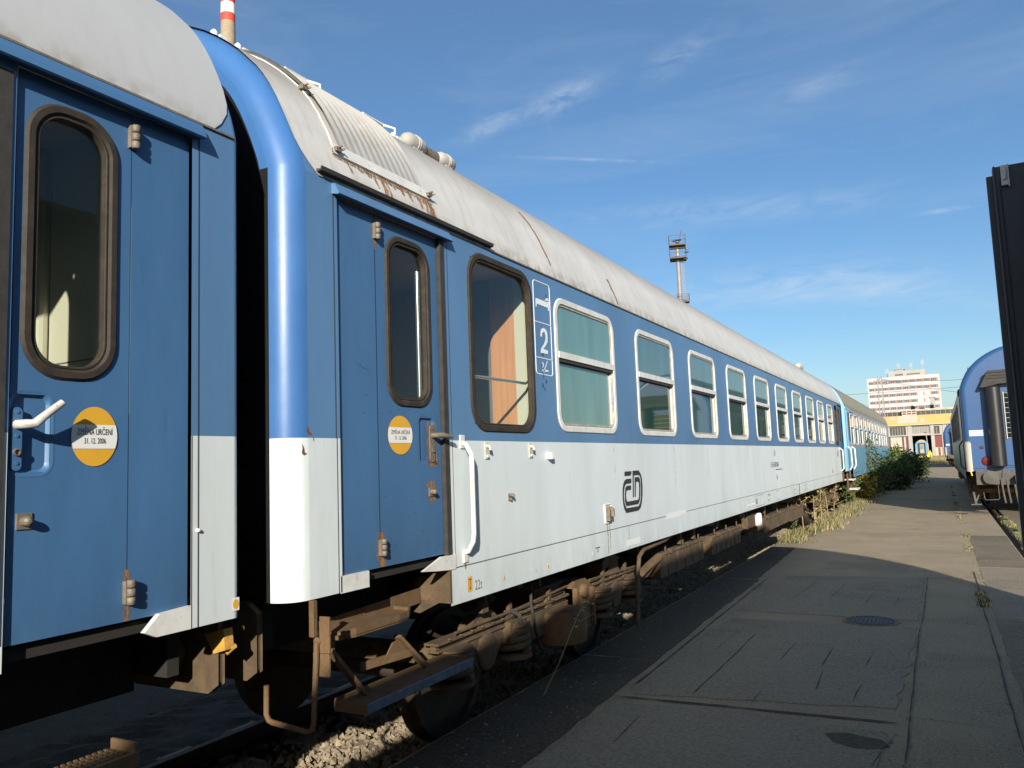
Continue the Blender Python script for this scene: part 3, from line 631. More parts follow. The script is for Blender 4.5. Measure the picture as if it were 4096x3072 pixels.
# ---- tracks
def track(name, label, cx, ya, yb, zt, sleepers=True):
    t = thing(name, label, 'railway track', (cx, ya, 0))
    for xs in (-0.79, 0.79):
        pr = [(-0.075, -0.15), (0.075, -0.15), (0.075, -0.138), (0.012, -0.12), (0.009, -0.045), (0.036, -0.035), (0.036, -0.006), (0.028, 0), (-0.028, 0), (-0.036, -0.006), (-0.036, -0.035), (-0.009, -0.045), (-0.012, -0.12), (-0.075, -0.138)]
        MB().prism([(cx + xs + a, zt + b) for a, b in pr], 'y', ya, yb).build('rail', RAILM, t)
    if sleepers:
        first = None
        n = 52
        for k in range(n):
            y = ya + 0.4 + k * 0.66
            if first is None:
                m = MB(); pts = [(cx - 1.3, zt - 0.33), (cx + 1.3, zt - 0.33), (cx + 1.3, zt - 0.19), (cx + 1.26, zt - 0.155), (cx - 1.26, zt - 0.155), (cx - 1.3, zt - 0.19)]
                m.prism(pts, 'y', y - 0.13, y + 0.13)
                for xs in (-0.79, 0.79):
                    for sg in (-1, 1): m.box(cx + xs + sg * 0.10 - 0.035, cx + xs + sg * 0.10 + 0.035, y - 0.06, y + 0.06, zt - 0.156, zt - 0.11)
                first = bevel(m.build('sleeper', CONCT, t), 0.01)
            else:
                c = first.copy(); COL.objects.link(c); c.parent = t; c.location.y = k * 0.66
    return t
track('railway_track', 'rusty rails on concrete sleepers under the long blue and white coach', -4.14, 0.0, 80, -0.17)
track('railway_track', 'rails set in the paving under the blue coach with the black gangway', 1.96, -20, 112, 0.012, False)
g = MB(); nx, ny = 24, 300
for jx in range(nx + 1): pass
for jy in range(ny + 1):
    for jx in range(nx + 1):
        x = -6.6 + 3.54 * jx / nx; y = -2 + 40 * jy / ny; g.v.append((x, y, -0.36 + random.uniform(-0.02, 0.02) + (0.12 * max(0, (x + 3.3) / 0.3) if x > -3.3 else 0)))
for jy in range(ny):
    for jx in range(nx):
        a = jy * (nx + 1) + jx; g.f.append((a, a + 1, a + nx + 2, a + nx + 1)); g.m.append(0)
g.quad((-6.6, 38, -0.36), (-3.06, 38, -0.36), (-2.6, 118, -0.36), (-6.6, 118, -0.36)); g.quad((-14, -20, -0.37), (-6.6, -20, -0.37), (-6.6, 118, -0.37), (-14, 118, -0.37))
tag(g.build('ballast_bed', BALLM), kind='structure')
rd = random.Random(11); g = MB()
OCT = [(1, 0, 0), (-1, 0, 0), (0, 1, 0), (0, -1, 0), (0, 0, 1), (0, 0, -1)]; OF = [(0, 2, 4), (2, 1, 4), (1, 3, 4), (3, 0, 4), (2, 0, 5), (1, 2, 5), (3, 1, 5), (0, 3, 5)]
def stone(x, y, z, r):
    k = [rd.uniform(0.55, 1.2) for _ in range(6)]; M = Matrix.Rotation(rd.uniform(0, 6.28), 3, 'Z') @ Matrix.Rotation(rd.uniform(0, 3), 3, 'X')
    g.add([tuple(Vector((x, y, z)) + M @ (Vector(p) * r * k[i])) for i, p in enumerate(OCT)], OF)
for _ in range(17000):
    x = rd.uniform(-5.2, -3.12) if rd.random() < 0.4 else rd.uniform(-4.5, -3.4); y = 2.0 + 26 * rd.random() ** 1.5
    if abs(x + 3.35) < 0.05: continue
    stone(x, y, -0.345 + rd.uniform(0, 0.035) + max(0, (x + 3.3)) * 0.4, rd.uniform(0.014, 0.042))
tag(g.build('gravel', STONE), 'grey brown track gravel scattered between the sleepers', 'gravel', kind='stuff')

# ================================================================== main coach (long blue and white)
S = 1; CX = -4.14; X = CX + HW
def seam(mb, y0, y1, z0, z1, x=X, s=1, mi=0, o=0.0015): mb.quad((x + s * o, y0, z0), (x + s * o, y1, z0), (x + s * o, y1, z1), (x + s * o, y0, z1), mi)
main = thing('railway_coach', 'long blue and white passenger coach with ten drop windows and dark lettering', 'railway coach', (CX, 2.85, 0))
W10 = [(5.896, 7.25), (7.883, 9.213), (9.88, 11.21), (11.90, 13.20), (13.89, 15.18), (15.87, 17.13), (17.84, 19.09), (19.80, 21.07), (21.76, 22.98), (23.76, 24.97)]
VW = (4.53, 5.50, 2.01, 3.262); VW2 = (25.45, 26.20, 2.0, 3.22)
holes = [(3.215, 4.25, 1.17, 3.268), (VW[0] + 0.05, VW[1] - 0.05, VW[2] + 0.05, VW[3] - 0.05), (VW2[0] + 0.05, VW2[1] - 0.05, VW2[2] + 0.05, VW2[3] - 0.05), (26.40, 27.40, 1.17, 3.268)]
holes += [(a + 0.05, b - 0.05, 2.085, 3.115) for a, b in W10]
shell_body(main, CX, S, 2.85, 27.75, holes, [BLUE, WHITE, BLUEE, BLACK_RUB_SHADE], (4.222, 26.36), lowend=3)  # end wall inside the blue rim is black: painted shade of the gap
shell_roof(main, CX, 2.85, 27.75, ROOF2)
underfloor(main, CX, 2.85, 27.75, (4.222, 26.36))
for k, (a, b) in enumerate(W10): win_open(main, X, S, a, b, glass=GLASS_B if k == 0 else GLASS_C, lower=GLASS_B if k == 0 else (GLASS_C if k in (2, 6) else GLASS_G))
win_fixed(main, X, S, *VW, GLASS_T, 0.20, 0.052, name='vestibule_window')
win_fixed(main, X, S, *VW2, GLASS_D, 0.20, 0.05, name='vestibule_window')
dr = coach_door(main, X, S, 3.222, 3.555, 4.185, (3.643, 4.10), [BLUE2, BSEAM], stick=(3.758, 1.976, 0.119, 0.112, 1.931, 2.02), tray=(3.937, 4.125))
Xd = X - 0.018
def door_fittings(dr, Xd, s, r0, r1, hy, hy2, esc, knob, openh=True):
    """shallow pressed tray, escutcheon with screws, lever handle and small lock below"""
    lps = []
    for i_, x_ in ((0, Xd + s * 0.0008), (0.009, Xd + s * 0.001), (0.013, Xd - s * 0.001), (0.024, Xd - s * 0.014)):
        rr = 0.052 - i_; lp_ = []
        for cy, cz, a0 in ((r1 - i_ - rr, 2.10 - i_ - rr, 0), (r0 + i_ + rr, 2.10 - i_ - rr, 90), (r0 + i_ + rr, 1.80 + i_ + rr, 180), (r1 - i_ - rr, 1.80 + i_ + rr, 270)):
            lp_ += [(x_, cy + rr * math.cos(R(a0 + 15 * k)), cz + rr * math.sin(R(a0 + 15 * k))) for k in range(7)]
        lps.append(lp_)
    n_ = len(lps[0]); t = MB().add([p for l in lps for p in l], [(i * n_ + k, i * n_ + (k + 1) % n_, (i + 1) * n_ + (k + 1) % n_, (i + 1) * n_ + k) for i in range(3) for k in range(n_)] + [tuple(range(3 * n_, 4 * n_))]); t.build('handle_tray', BLUE2, dr, smooth=True)
    e = MB(); y0, y1 = esc
    pts = []
    for cz, a0 in ((2.02, 0), (1.84, 180)):
        for k in range(9): a = R(a0 + 180 * k / 8); pts.append(((y0 + y1) / 2 + (y1 - y0) / 2 * math.cos(a), cz + (y1 - y0) / 2 * math.sin(a)))
    e.prism(pts, 'x', Xd, Xd + s * 0.008)
    for z in (2.022, 1.94, 1.848): e.lathe((Xd + s * 0.006, (y0 + y1) / 2, z), 'x', [(0.006, 0), (0.006, s * 0.005)], 10)
    e.build('escutcheon', BLUE2 if knob[2] else HINGE, dr)
    MB().lathe((Xd + s * 0.006, (y0 + y1) / 2, 1.885), 'x', [(0.013, 0), (0.013, s * 0.009), (0.009, s * 0.010), (0.009, s * 0.004)], 16).build('lock', HINGE, dr, smooth=True)
    h = MB(); yc = (y0 + y1) / 2
    h.tube([(Xd, yc, 1.978), (Xd + s * 0.05, yc + 0.004, 1.978), (Xd + s * 0.062, yc + hy * 0.25, 1.979), (Xd + s * 0.07, yc + hy * 0.6, 1.979 + hy2 * 0.5), (Xd + s * 0.075, yc + hy, 1.979 + hy2)], [0.017, 0.016, 0.0165, 0.014, 0.013], 10)
    h.build('handle', HANDLE if knob[2] else HINGE, dr, smooth=True)
    k = MB(); k.box(Xd, Xd + s * 0.006, knob[0] - 0.028, knob[0] + 0.028, knob[1] - 0.028, knob[1] + 0.028); k.lathe((Xd, knob[0], knob[1]), 'x', [(0.017, 0), (0.017, s * 0.03), (0.008, s * 0.04)], 8); bevel(k.build('catch', HINGE, dr), 0.004)
door_fittings(dr, Xd, 1, 3.937, 4.125, 0.12, -0.01, (4.055, 4.105), (4.062, 1.635, 0))
# scratches and rubbed patches on the door and corner
SCR = mat('scratched_primer', (0.03, 0.05, 0.09), 0.8); RUSTP = mat('rust_patch', (0.20, 0.07, 0.03), 0.9, var=0.4, vscale=40)
m = MB(); rd = random.Random(5)
for _ in range(26):
    y = rd.uniform(3.58, 4.15); z = rd.choice([rd.uniform(1.35, 1.68), rd.uniform(2.08, 2.14), rd.uniform(1.28, 1.42)]); l = rd.uniform(0.01, 0.045); a = rd.uniform(-0.4, 0.3)
    m.add([(Xd + 0.001, y, z), (Xd + 0.001, y + l * math.cos(a), z + l * math.sin(a)), (Xd + 0.001, y + l * math.cos(a), z + l * math.sin(a) + 0.003)], [(0, 1, 2)])
for y, z in ((3.37, 2.36), (3.40, 2.345), (3.43, 2.34), (3.42, 2.2), (3.4, 2.1)): m.add([(Xd + 0.001, y, z), (Xd + 0.001, y + 0.05, z - 0.008), (Xd + 0.001, y + 0.05, z - 0.011)], [(0, 1, 2)])
m.build('scratch', SCR, dr)
m = MB()
for pts in ([(2.965, 1.995), (2.978, 2.005), (2.985, 1.985), (3.0, 1.975), (3.004, 1.962), (2.985, 1.966), (2.972, 1.97)], [(2.93, 1.925), (2.945, 1.90), (2.948, 1.88), (2.968, 1.872), (2.94, 1.868), (2.93, 1.875), (2.936, 1.90)], [(3.01, 1.96), (3.02, 1.94), (3.012, 1.935)]): poly_yz(m, X + 0.0015, pts)
m.build('rust_spot', RUSTP, main)
# weather strips, gutter and rain strip over the door
MB().box(X - 0.03, X + 0.010, 4.19, 4.212, 1.245, 3.24).box(X - 0.03, X + 0.006, 4.216, 4.246, 1.245, 3.24).build('door_seal', SEAL, main)
MB().prism([(X - 0.01, 3.300), (X + 0.022, 3.298), (X + 0.040, 3.262), (X + 0.052, 3.238), (X + 0.046, 3.234), (X - 0.01, 3.246)], 'y', 3.175, 4.29).build('rain_strip', BLUE, main)
MB().prism([(X - 0.005, 3.325), (X + 0.034, 3.331), (X + 0.040, 3.352), (X + 0.033, 3.355), (X + 0.026, 3.340), (X - 0.005, 3.345)], 'y', 3.06, 4.855).build('gutter', SEAL, main)
MB().box(X - 0.01, X + 0.010, 4.855, 27.3, 3.306, 3.316).build('roof_edge', HINGE, main)
# sill pieces beside the door
o = MB().box(X - 0.03, X, 3.205, 3.432, 1.165, 1.25).build('sill_plate', WHITE2, main)
MB().prism([(3.92, 1.178), (4.125, 1.24), (4.285, 1.24), (4.285, 1.15), (4.222, 1.15), (4.05, 1.164)], 'x', X - 0.012, X + 0.006).build('sill_plate', WHITE2, main)
m = MB(); seam(m, 4.29, 26.36, 1.152, 1.158); seam(m, 4.284, 4.289, 1.16, 1.95); seam(m, 3.186, 3.192, 1.17, 1.95)
for y in (7.42, 12.3, 17.7): seam(m, y, y + 0.006, 0.94, 1.15)
m.build('panel_gap', SEAM, main)
m = MB(); seam(m, 4.284, 4.289, 1.95, 3.30); seam(m, 3.180, 3.187, 1.95, 3.30, mi=1); m.build('panel_gap', [BSEAM, SEAM], main)
# rust runs below the hinges and handles
def rusty_mat():
    m = bpy.data.materials.new('rust_run'); m.use_nodes = True; N = m.node_tree.nodes; L = m.node_tree.links; b = N['Principled BSDF']; b.inputs['Base Color'].default_value = (0.26, 0.13, 0.045, 1); b.inputs['Roughness'].default_value = 0.9
    tc = N.new('ShaderNodeTexCoord'); mp = N.new('ShaderNodeMapping'); mp.inputs['Scale'].default_value = (1, 2.2, 0.7); L.new(tc.outputs['Object'], mp.inputs[0])
    n = N.new('ShaderNodeTexNoise'); n.inputs['Scale'].default_value = 24; n.inputs['Detail'].default_value = 8; n.inputs['Roughness'].default_value = 0.7; L.new(mp.outputs[0], n.inputs['Vector'])
    r = N.new('ShaderNodeValToRGB'); r.color_ramp.elements[0].position = 0.36; r.color_ramp.elements[1].position = 0.56; L.new(n.outputs[0], r.inputs[0])
    t = N.new('ShaderNodeBsdfTransparent'); x = N.new('ShaderNodeMixShader'); L.new(r.outputs[0], x.inputs[0]); L.new(t.outputs[0], x.inputs[1]); L.new(b.outputs[0], x.inputs[2]); L.new(x.outputs[0], N['Material Output'].inputs[0]); return m
RUN = rusty_mat()
def run(par, x, y, z0, z1, w0, w1):
    mb = MB()
    n = 6; rr = random.Random(int(y * 1000)); L_, R_ = [], []
    for k in range(n + 1):
        t = k / n; ww = w0 + (w1 - w0) * t; o = rr.uniform(-1, 1) * ww * 0.25; z = z0 + (z1 - z0) * t; L_.append((x, y - ww / 2 + o, z)); R_.append((x, y + ww / 2 + o, z))
    mb.add(L_ + R_, [(i, i + 1, n + 2 + i, n + 1 + i) for i in range(n)]); mb.build('rust_run', RUN, par)
x1 = Xd + 0.0012
run(dr, x1, 3.56, 1.44, 1.252, 0.06, 0.06); run(dr, x1, 3.558, 3.20, 3.03, 0.06, 0.015); run(dr, x1, 4.045, 2.06, 1.80, 0.03, 0.03); run(dr, x1, 4.118, 2.06, 1.80, 0.03, 0.03); run(dr, x1, 4.07, 1.70, 1.58, 0.09, 0.08); run(dr, x1, 4.08, 1.82, 1.79, 0.1, 0.08)
# hand rail and fittings on the white panel
MB().tube([(X, 4.405, 1.935), (X + 0.03, 4.404, 1.925), (X + 0.075, 4.395, 1.855), (X + 0.078, 4.392, 1.80), (X + 0.078, 4.392, 1.36), (X + 0.072, 4.392, 1.31), (X + 0.03, 4.402, 1.245), (X, 4.405, 1.235)], 0.0165, 10).box(X, X + 0.010, 4.375, 4.425, 1.90, 1.985).box(X, X + 0.010, 4.375, 4.425, 1.175, 1.25).build('handrail', WHITE2, main, smooth=True)
def bracket(y, z, h):
    b = MB(); b.box(X, X + 0.007, y - 0.02, y + 0.02, z - h / 2, z + h / 2); b.tube([(X, y + 0.003, z + h * 0.3), (X + 0.032, y + 0.003, z + h * 0.25), (X + 0.034, y + 0.003, z + h * 0.02)], 0.013, 8); b.tube([(X, y, z - h * 0.35), (X + 0.02, y + 0.004, z - h * 0.3)], 0.011, 8)
    bevel(b.build('lamp_bracket', RWHITE if h > 0.09 else HINGE, main), 0.004)
bracket(4.71, 1.882, 0.115); bracket(5.37, 1.882, 0.11); bracket(5.02, 1.555, 0.05)
bevel(MB().box(X, X + 0.045, 5.66, 5.71, 1.815, 1.868).box(X, X + 0.004, 5.645, 5.66, 1.815, 1.868).build('socket', WHITE2_PLAIN, main), 0.004)
b = MB().box(X, X + 0.035, 6.85, 6.92, 1.24, 1.37).tube([(X + 0.03, 6.885, 1.35), (X + 0.05, 6.885, 1.345), (X + 0.052, 6.885, 1.28)], 0.02, 8); bevel(b.build('socket_box', HINGE, main), 0.005)
MB().ring(X, X + 0.012, 6.80, 6.97, 1.215, 1.395, 0.02, 0.012).build('socket_plate', WHITE2, main)
run(main, X + 0.0012, 6.87, 1.24, 0.95, 0.02, 0.012); run(main, X + 0.0012, 6.92, 1.24, 0.98, 0.018, 0.008); run(main, X + 0.0012, 4.40, 1.18, 1.13, 0.03, 0.012)
GRM = rusty_mat(); GRM.name = 'grime_run'; GRM.node_tree.nodes['Principled BSDF'].inputs['Base Color'].default_value = (0.40, 0.41, 0.39, 1)
for r_ in GRM.node_tree.nodes:
    if r_.type == 'VALTORGB': r_.color_ramp.elements[0].position = 0.48; r_.color_ramp.elements[1].position = 0.85
RUN_ = RUN; RUN = GRM; rg = random.Random(12)
for a, b in W10[:7]:
    for yy in ((b - 0.14,) if rg.random() < 0.5 else (a + rg.uniform(0.1, 1.0),)): run(main, X + 0.0010, yy + rg.uniform(-0.05, 0.05), 2.03, 2.03 - rg.uniform(0.25, 0.8), rg.uniform(0.03, 0.07), rg.uniform(0.01, 0.03))
RUN = RUN_
# lettering
x2 = X + 0.003
LA=[(7.375,1.676),(7.575,1.676),(7.569,1.653),(7.55,1.637),(7.535,1.633),(7.369,1.633)]
LB=[(7.559,1.603),(7.412,1.603),(7.364,1.59),(7.328,1.562),(7.3,1.513),(7.29,1.444),(7.295,1.371),(7.32,1.319),(7.369,1.278),(7.719,1.278),(7.793,1.301),(7.836,1.352),(7.869,1.427),(7.883,1.514),(7.876,1.596),(7.847,1.64),(7.787,1.679),(7.604,1.678),(7.590,1.54),(7.575,1.417),(7.607,1.417),(7.627,1.571),(7.636,1.631),(7.765,1.633),(7.809,1.625),(7.834,1.59),(7.829,1.496),(7.81,1.397),(7.774,1.346),(7.726,1.322),(7.384,1.323),(7.34,1.365),(7.326,1.423),(7.335,1.486),(7.365,1.535),(7.405,1.556),(7.552,1.558)]
LC=[(7.544,1.537),(7.416,1.537),(7.377,1.519),(7.354,1.469),(7.346,1.403),(7.362,1.361),(7.388,1.343),(7.729,1.343),(7.78,1.379),(7.801,1.431),(7.819,1.53),(7.813,1.588),(7.782,1.612),(7.657,1.613),(7.630,1.419),(7.660,1.419),(7.689,1.565),(7.755,1.567),(7.777,1.552),(7.776,1.499),(7.755,1.413),(7.731,1.386),(7.417,1.384),(7.391,1.4),(7.386,1.442),(7.399,1.48),(7.415,1.493),(7.535,1.494)]
m = MB(); [poly_yz(m, x2, q) for q in (LA, LB, LC)]; m.build('company_emblem', DECAL_K, main)
m = MB(); m.ring(X, x2, 5.530, 5.838, 2.480, 3.235, 0.035, 0.0085, 0.001)
for z in (2.90, 2.6155): m.quad((x2, 5.535, z - 0.0035), (x2, 5.835, z - 0.0035), (x2, 5.835, z + 0.0035), (x2, 5.535, z + 0.0035))
for q in ([(5.564,3.086),(5.587,3.088),(5.791,3.087),(5.789,3.097),(5.814,3.097),(5.809,3.019),(5.786,3.016),(5.786,3.040),(5.583,3.044),(5.583,3.019),(5.562,3.017)], [(5.725,3.093),(5.766,3.116),(5.804,3.126),(5.805,3.100)],
          [(5.625,2.785),(5.628,2.82),(5.646,2.849),(5.684,2.862),(5.726,2.857),(5.754,2.836),(5.76,2.794),(5.753,2.755),(5.725,2.725),(5.674,2.692),(5.758,2.685),(5.753,2.657),(5.622,2.654),(5.622,2.676),(5.632,2.693),(5.683,2.731),(5.713,2.766),(5.72,2.8),(5.71,2.825),(5.687,2.83),(5.661,2.816),(5.655,2.787)],
          [(5.732,2.602),(5.744,2.6),(5.658,2.488),(5.642,2.492)], [(5.637,2.522),(5.748,2.527),(5.747,2.512),(5.636,2.507)], [(5.627,2.581),(5.651,2.582),(5.67,2.566),(5.66,2.547),(5.638,2.534),(5.634,2.539),(5.647,2.554),(5.647,2.569)]): poly_yz(m, x2 + 0.0005, q)
m.build('class_sign', DECAL_W, main)
m = MB(); rd = random.Random(8)
for y, z in ((5.65, 2.50), (5.66, 2.47), (5.64, 2.40), (5.70, 2.43), (5.67, 2.37), (5.63, 2.55), (5.76, 3.14), (5.66, 2.645)):
    n = 7; pts = [(y + rd.uniform(0.3, 1) * 0.016 * math.cos(k * 0.9), z + rd.uniform(0.3, 1) * 0.024 * math.sin(k * 0.9)) for k in range(n)]; poly_yz(m, x2 + 0.001, pts)
m.build('peeled_paint', SCR, main)
TX = lambda y, z: (lambda a, b: (x2, y + a, z + b))
m = MB(); m.quad((x2 - 0.001, 4.42, 0.985), (x2 - 0.001, 4.475, 0.985), (x2 - 0.001, 4.475, 1.078), (x2 - 0.001, 4.42, 1.078), 0)
m.quad((x2, 4.43, 1.058), (x2, 4.467, 1.058), (x2, 4.467, 1.063), (x2, 4.43, 1.063), 1); m.quad((x2, 4.4465, 1.01), (x2, 4.4505, 1.01), (x2, 4.4505, 1.06), (x2, 4.4465, 1.06), 1)
poly_yz(m, x2, [(4.434, 0.998), (4.448, 1.014), (4.463, 0.998), (4.448, 1.003)], 1)
m.build('jacking_sign', [ORANGE, DECAL_K, DECAL_G, PATCH, DECAL_G], main); m = MB(); text_mb(m, '22t', 0.088, 0.80, TX(4.505, 0.985), 0, 2)
m.build('lettering', [ORANGE, DECAL_K, DECAL_G, PATCH, DECAL_G], main); m = MB(); poly_yz(m, x2, [(4.888, 0.997), (4.913, 0.997), (4.900, 1.033)], 0)
m.build('warning_triangle', [ORANGE, DECAL_K, DECAL_G, PATCH, DECAL_G], main); m = MB(); m.add([(x2, 5.60 + 0.022 * math.cos(k * 0.3142), 0.995 + 0.027 * math.sin(k * 0.3142)) for k in range(20)], [tuple(range(20))], 3)
m.add([(x2 + 0.001, 5.60 + 0.015 * math.cos(k * 0.3142), 0.995 + 0.019 * math.sin(k * 0.3142)) for k in range(20)], [tuple(range(20))], 0)
m.build('orange_dot_sign', [ORANGE, DECAL_K, DECAL_G, PATCH, DECAL_G], main); m = MB(); text_mb(m, '1L', 0.034, 0.9, TX(5.375, 0.983), 0, 4)
m.build('lettering', [ORANGE, DECAL_K, DECAL_G, PATCH, DECAL_G], main); m = MB(); m.quad((x2, 6.56, 1.026), (x2, 6.66, 1.026), (x2, 6.66, 1.034), (x2, 6.56, 1.034), 1); poly_yz(m, x2, [(6.60, 0.99), (6.62, 0.99), (6.614, 1.02), (6.606, 1.02)], 1)
m.add([(x2, 6.48 + 0.017 * math.cos(k * 0.3142), 0.995 + 0.019 * math.sin(k * 0.3142)) for k in range(20)], [tuple(range(20))], 3)
text_mb(m, '1', 0.03, 0.9, TX(7.89, 0.985), 0, 4)
m.build('jacking_mark', [ORANGE, DECAL_K, DECAL_G, PATCH, DECAL_G], main); m = MB(); m.quad((x2 - 0.001, 7.33, 0.96), (x2 - 0.001, 7.73, 0.96), (x2 - 0.001, 7.73, 1.02), (x2 - 0.001, 7.33, 1.02), 3)
m.build('paint_patch', [ORANGE, DECAL_K, DECAL_G, PATCH, DECAL_G], main); m = MB(); poly_yz(m, x2 - 0.001, [(8.60, 1.12), (9.0, 1.115), (9.3, 1.13), (9.42, 1.155), (9.35, 1.178), (9.0, 1.185), (8.62, 1.178)], 3)
m.build('paint_patch', [ORANGE, DECAL_K, DECAL_G, PATCH, DECAL_G], main); m = MB()
text_mb(m, 'ČD', 0.125, 0.75, TX(15.31, 1.775), 0.001, 2); text_mb(m, '51 54 55-80 006-8', 0.135, 0.78, TX(14.93, 1.565), 0.0015, 2)
m.quad((x2, 15.38, 1.508), (x2, 16.05, 1.508), (x2, 16.05, 1.522), (x2, 15.38, 1.522), 1); text_mb(m, 'Bc', 0.13, 0.85, TX(15.42, 1.335), 0.0015, 2)
m.build('running_number', [ORANGE, DECAL_K, DECAL_G, PATCH, DECAL_G], main); m = MB()
m.quad((x2 - 0.001, 12.74, 0.975), (x2 - 0.001, 13.05, 0.975), (x2 - 0.001, 13.05, 1.065), (x2 - 0.001, 12.74, 1.065), 3); m.quad((x2 - 0.001, 13.07, 0.975), (x2 - 0.001, 13.36, 0.975), (x2 - 0.001, 13.36, 1.07), (x2 - 0.001, 13.07, 1.07), 3)
for y0_, y1_, z0_ in ((12.78, 13.02, 1.045), (12.78, 13.02, 0.985), (13.1, 13.33, 1.05), (13.1, 13.33, 0.987), (13.38, 14.1, 1.125), (13.38, 14.1, 0.955), (15.3, 15.62, 1.115), (15.3, 15.62, 0.965), (17.15, 17.6, 1.06), (17.15, 17.6, 0.975), (18.6, 19.1, 1.09), (18.6, 19.1, 1.0)):
    m.quad((x2, y0_, z0_), (x2, y1_, z0_), (x2, y1_, z0_ + 0.006), (x2, y0_, z0_ + 0.006), 4)
text_mb(m, 'RIC', 0.12, 0.8, TX(13.42, 1.0), 0.002, 2); text_mb(m, 'DEZ PRAHA', 0.055, 0.8, TX(14.45, 1.075), 0, 2); text_mb(m, 'ZR 70966', 0.05, 0.8, TX(14.45, 0.985), 0, 2)
text_mb(m, '46t', 0.04, 0.8, TX(16.0, 1.07), 0, 4); text_mb(m, '24,5', 0.04, 0.8, TX(16.4, 1.02), 0, 4); text_mb(m, '160', 0.05, 0.9, TX(16.9, 1.10), 0, 4); text_mb(m, '120', 0.05, 0.9, TX(16.95, 1.01), 0, 4); text_mb(m, '16,8', 0.04, 0.9, TX(17.2, 1.01), 0, 4)
m.build('data_panel', [ORANGE, DECAL_K, DECAL_G, PATCH, DECAL_G], main)
for a_ in ((X, X + 0.01, 17.9, 17.97, 0.94, 1.15), (X, X + 0.015, 23.95, 24.02, 1.22, 1.34), (X, X + 0.03, 25.40, 25.52, 1.69, 1.84)): MB().box(*a_).build('bracket', HINGE, main)
# far end: second door seen edge on, hand rail
coach_door(main, X, S, 27.38, 27.06, 26.42, (26.5, 26.95), [BLUE2, BSEAM], fine=False, glass=GLASS_D)
MB().tube([(X, 26.25, 1.93), (X + 0.08, 26.25, 1.85), (X + 0.08, 26.25, 1.3), (X, 26.25, 1.22)], 0.017, 8).build('handrail', WHITE2, main, smooth=True)
# vestibule seen through the window
ins = MB()
ins.quad((-2.76, 3.0, 1.26), (-5.45, 3.0, 1.26), (-5.45, 5.62, 1.26), (-2.76, 5.62, 1.26), 0).quad((-2.76, 3.0, 3.3), (-5.45, 3.0, 3.3), (-5.45, 5.62, 3.3), (-2.76, 5.62, 3.3), 1)
ins.quad((-5.45, 3.0, 1.26), (-5.45, 5.62, 1.26), (-5.45, 5.62, 3.3), (-5.45, 3.0, 3.3), 1).quad((-2.80, 3.02, 1.26), (-5.45, 3.02, 1.26), (-5.45, 3.02, 3.3), (-2.80, 3.02, 3.3), 1)
ins.box(-2.945, -2.74, 5.60, 5.64, 1.26, 3.3, 1).box(-3.17, -2.945, 5.605, 5.64, 1.26, 3.3, 2).box(-3.9, -3.17, 5.61, 5.64, 1.26, 3.3, 3).box(-5.45, -3.9, 5.605, 5.64, 1.26, 3.3, 2)
ins.build('vestibule_lining', [INTG, CREAM, ORWOOD, INTG], main)
MB().tube([(-2.80, 4.60, 2.40), (-2.80, 5.47, 2.405)], 0.012, 8).tube([(-2.80, 5.47, 2.405), (-2.80, 5.58, 2.44)], 0.010, 8).build('window_bar', CHROME, main, smooth=True)
MB().tube([(-2.79, 4.03, 1.5), (-2.79, 4.03, 3.0)], 0.016, 10).build('grab_pole', CHROME, main, smooth=True)
# roof furniture
def on_roof(d, lift=0.0, cx=CX, s=1):
    for (a, za), (b, zb) in zip(PROF, PROF[1:]):
        if a <= d <= b: t = (d - a) / (b - a); l = math.hypot(b - a, zb - za); return (cx + s * (HW - d - t * 0) + s * (zb - za) / l * lift, za + t * (zb - za) + (b - a) / l * lift)
hm = MB(); rows = []; ds = [0.075 + k * (1.1 - 0.075) / 16 for k in range(17)]
ny = 12 * 6
for j_, d in enumerate(ds):
    lf = [on_roof(d, 0.026 + 0.012 * min(1, j_ / 4.0) * math.cos(2 * math.pi * k / 6)) for k in range(ny + 1)]; rows.append([(lf[k][0], 3.30 + 0.80 * k / ny, lf[k][1]) for k in range(ny + 1)])
hm.add([p for r_ in rows for p in r_], [(i * (ny + 1) + k, i * (ny + 1) + k + 1, (i + 1) * (ny + 1) + k + 1, (i + 1) * (ny + 1) + k) for i in range(16) for k in range(ny)])
hm.build('roof_hatch', ROOFW, main, smooth=True)
fr = MB()
a_ = on_roof(0.055, 0.02); b_ = on_roof(0.078, 0.03)
fr.add([(a_[0], 3.24, a_[1]), (a_[0], 4.16, a_[1]), (b_[0], 4.16, b_[1]), (b_[0], 3.24, b_[1]), (a_[0] - 0.02, 3.24, a_[1] - 0.01), (a_[0] - 0.02, 4.16, a_[1] - 0.01)], [(0, 1, 2, 3), (4, 5, 1, 0)])
for yy in (3.272, 4.115):
    fr.tube([(on_roof(d, 0.012)[0], yy, on_roof(d, 0.012)[1]) for d in [0.06 + k * 0.06 for k in range(16)]], 0.0045, 6)
fr.build('hatch_frame', WHITE2, main)
cl = MB()
for yy, d in ((3.27, 0.065), (4.15, 0.065), (3.27, 0.30), (4.12, 0.9), (3.27, 0.9)):
    q = on_roof(d, 0.02); cl.box(q[0] - 0.01, q[0] + 0.025, yy - 0.02, yy + 0.02, q[1] - 0.012, q[1] + 0.012); cl.tube([(q[0] + 0.01, yy - 0.02, q[1]), (q[0] + 0.035, yy + 0.012, q[1] + 0.02)], 0.006, 6); cl.tube([(q[0] + 0.01, yy + 0.02, q[1]), (q[0] + 0.035, yy + 0.035, q[1] + 0.01)], 0.006, 6)
cl.build('hatch_clamp', HINGE, main)
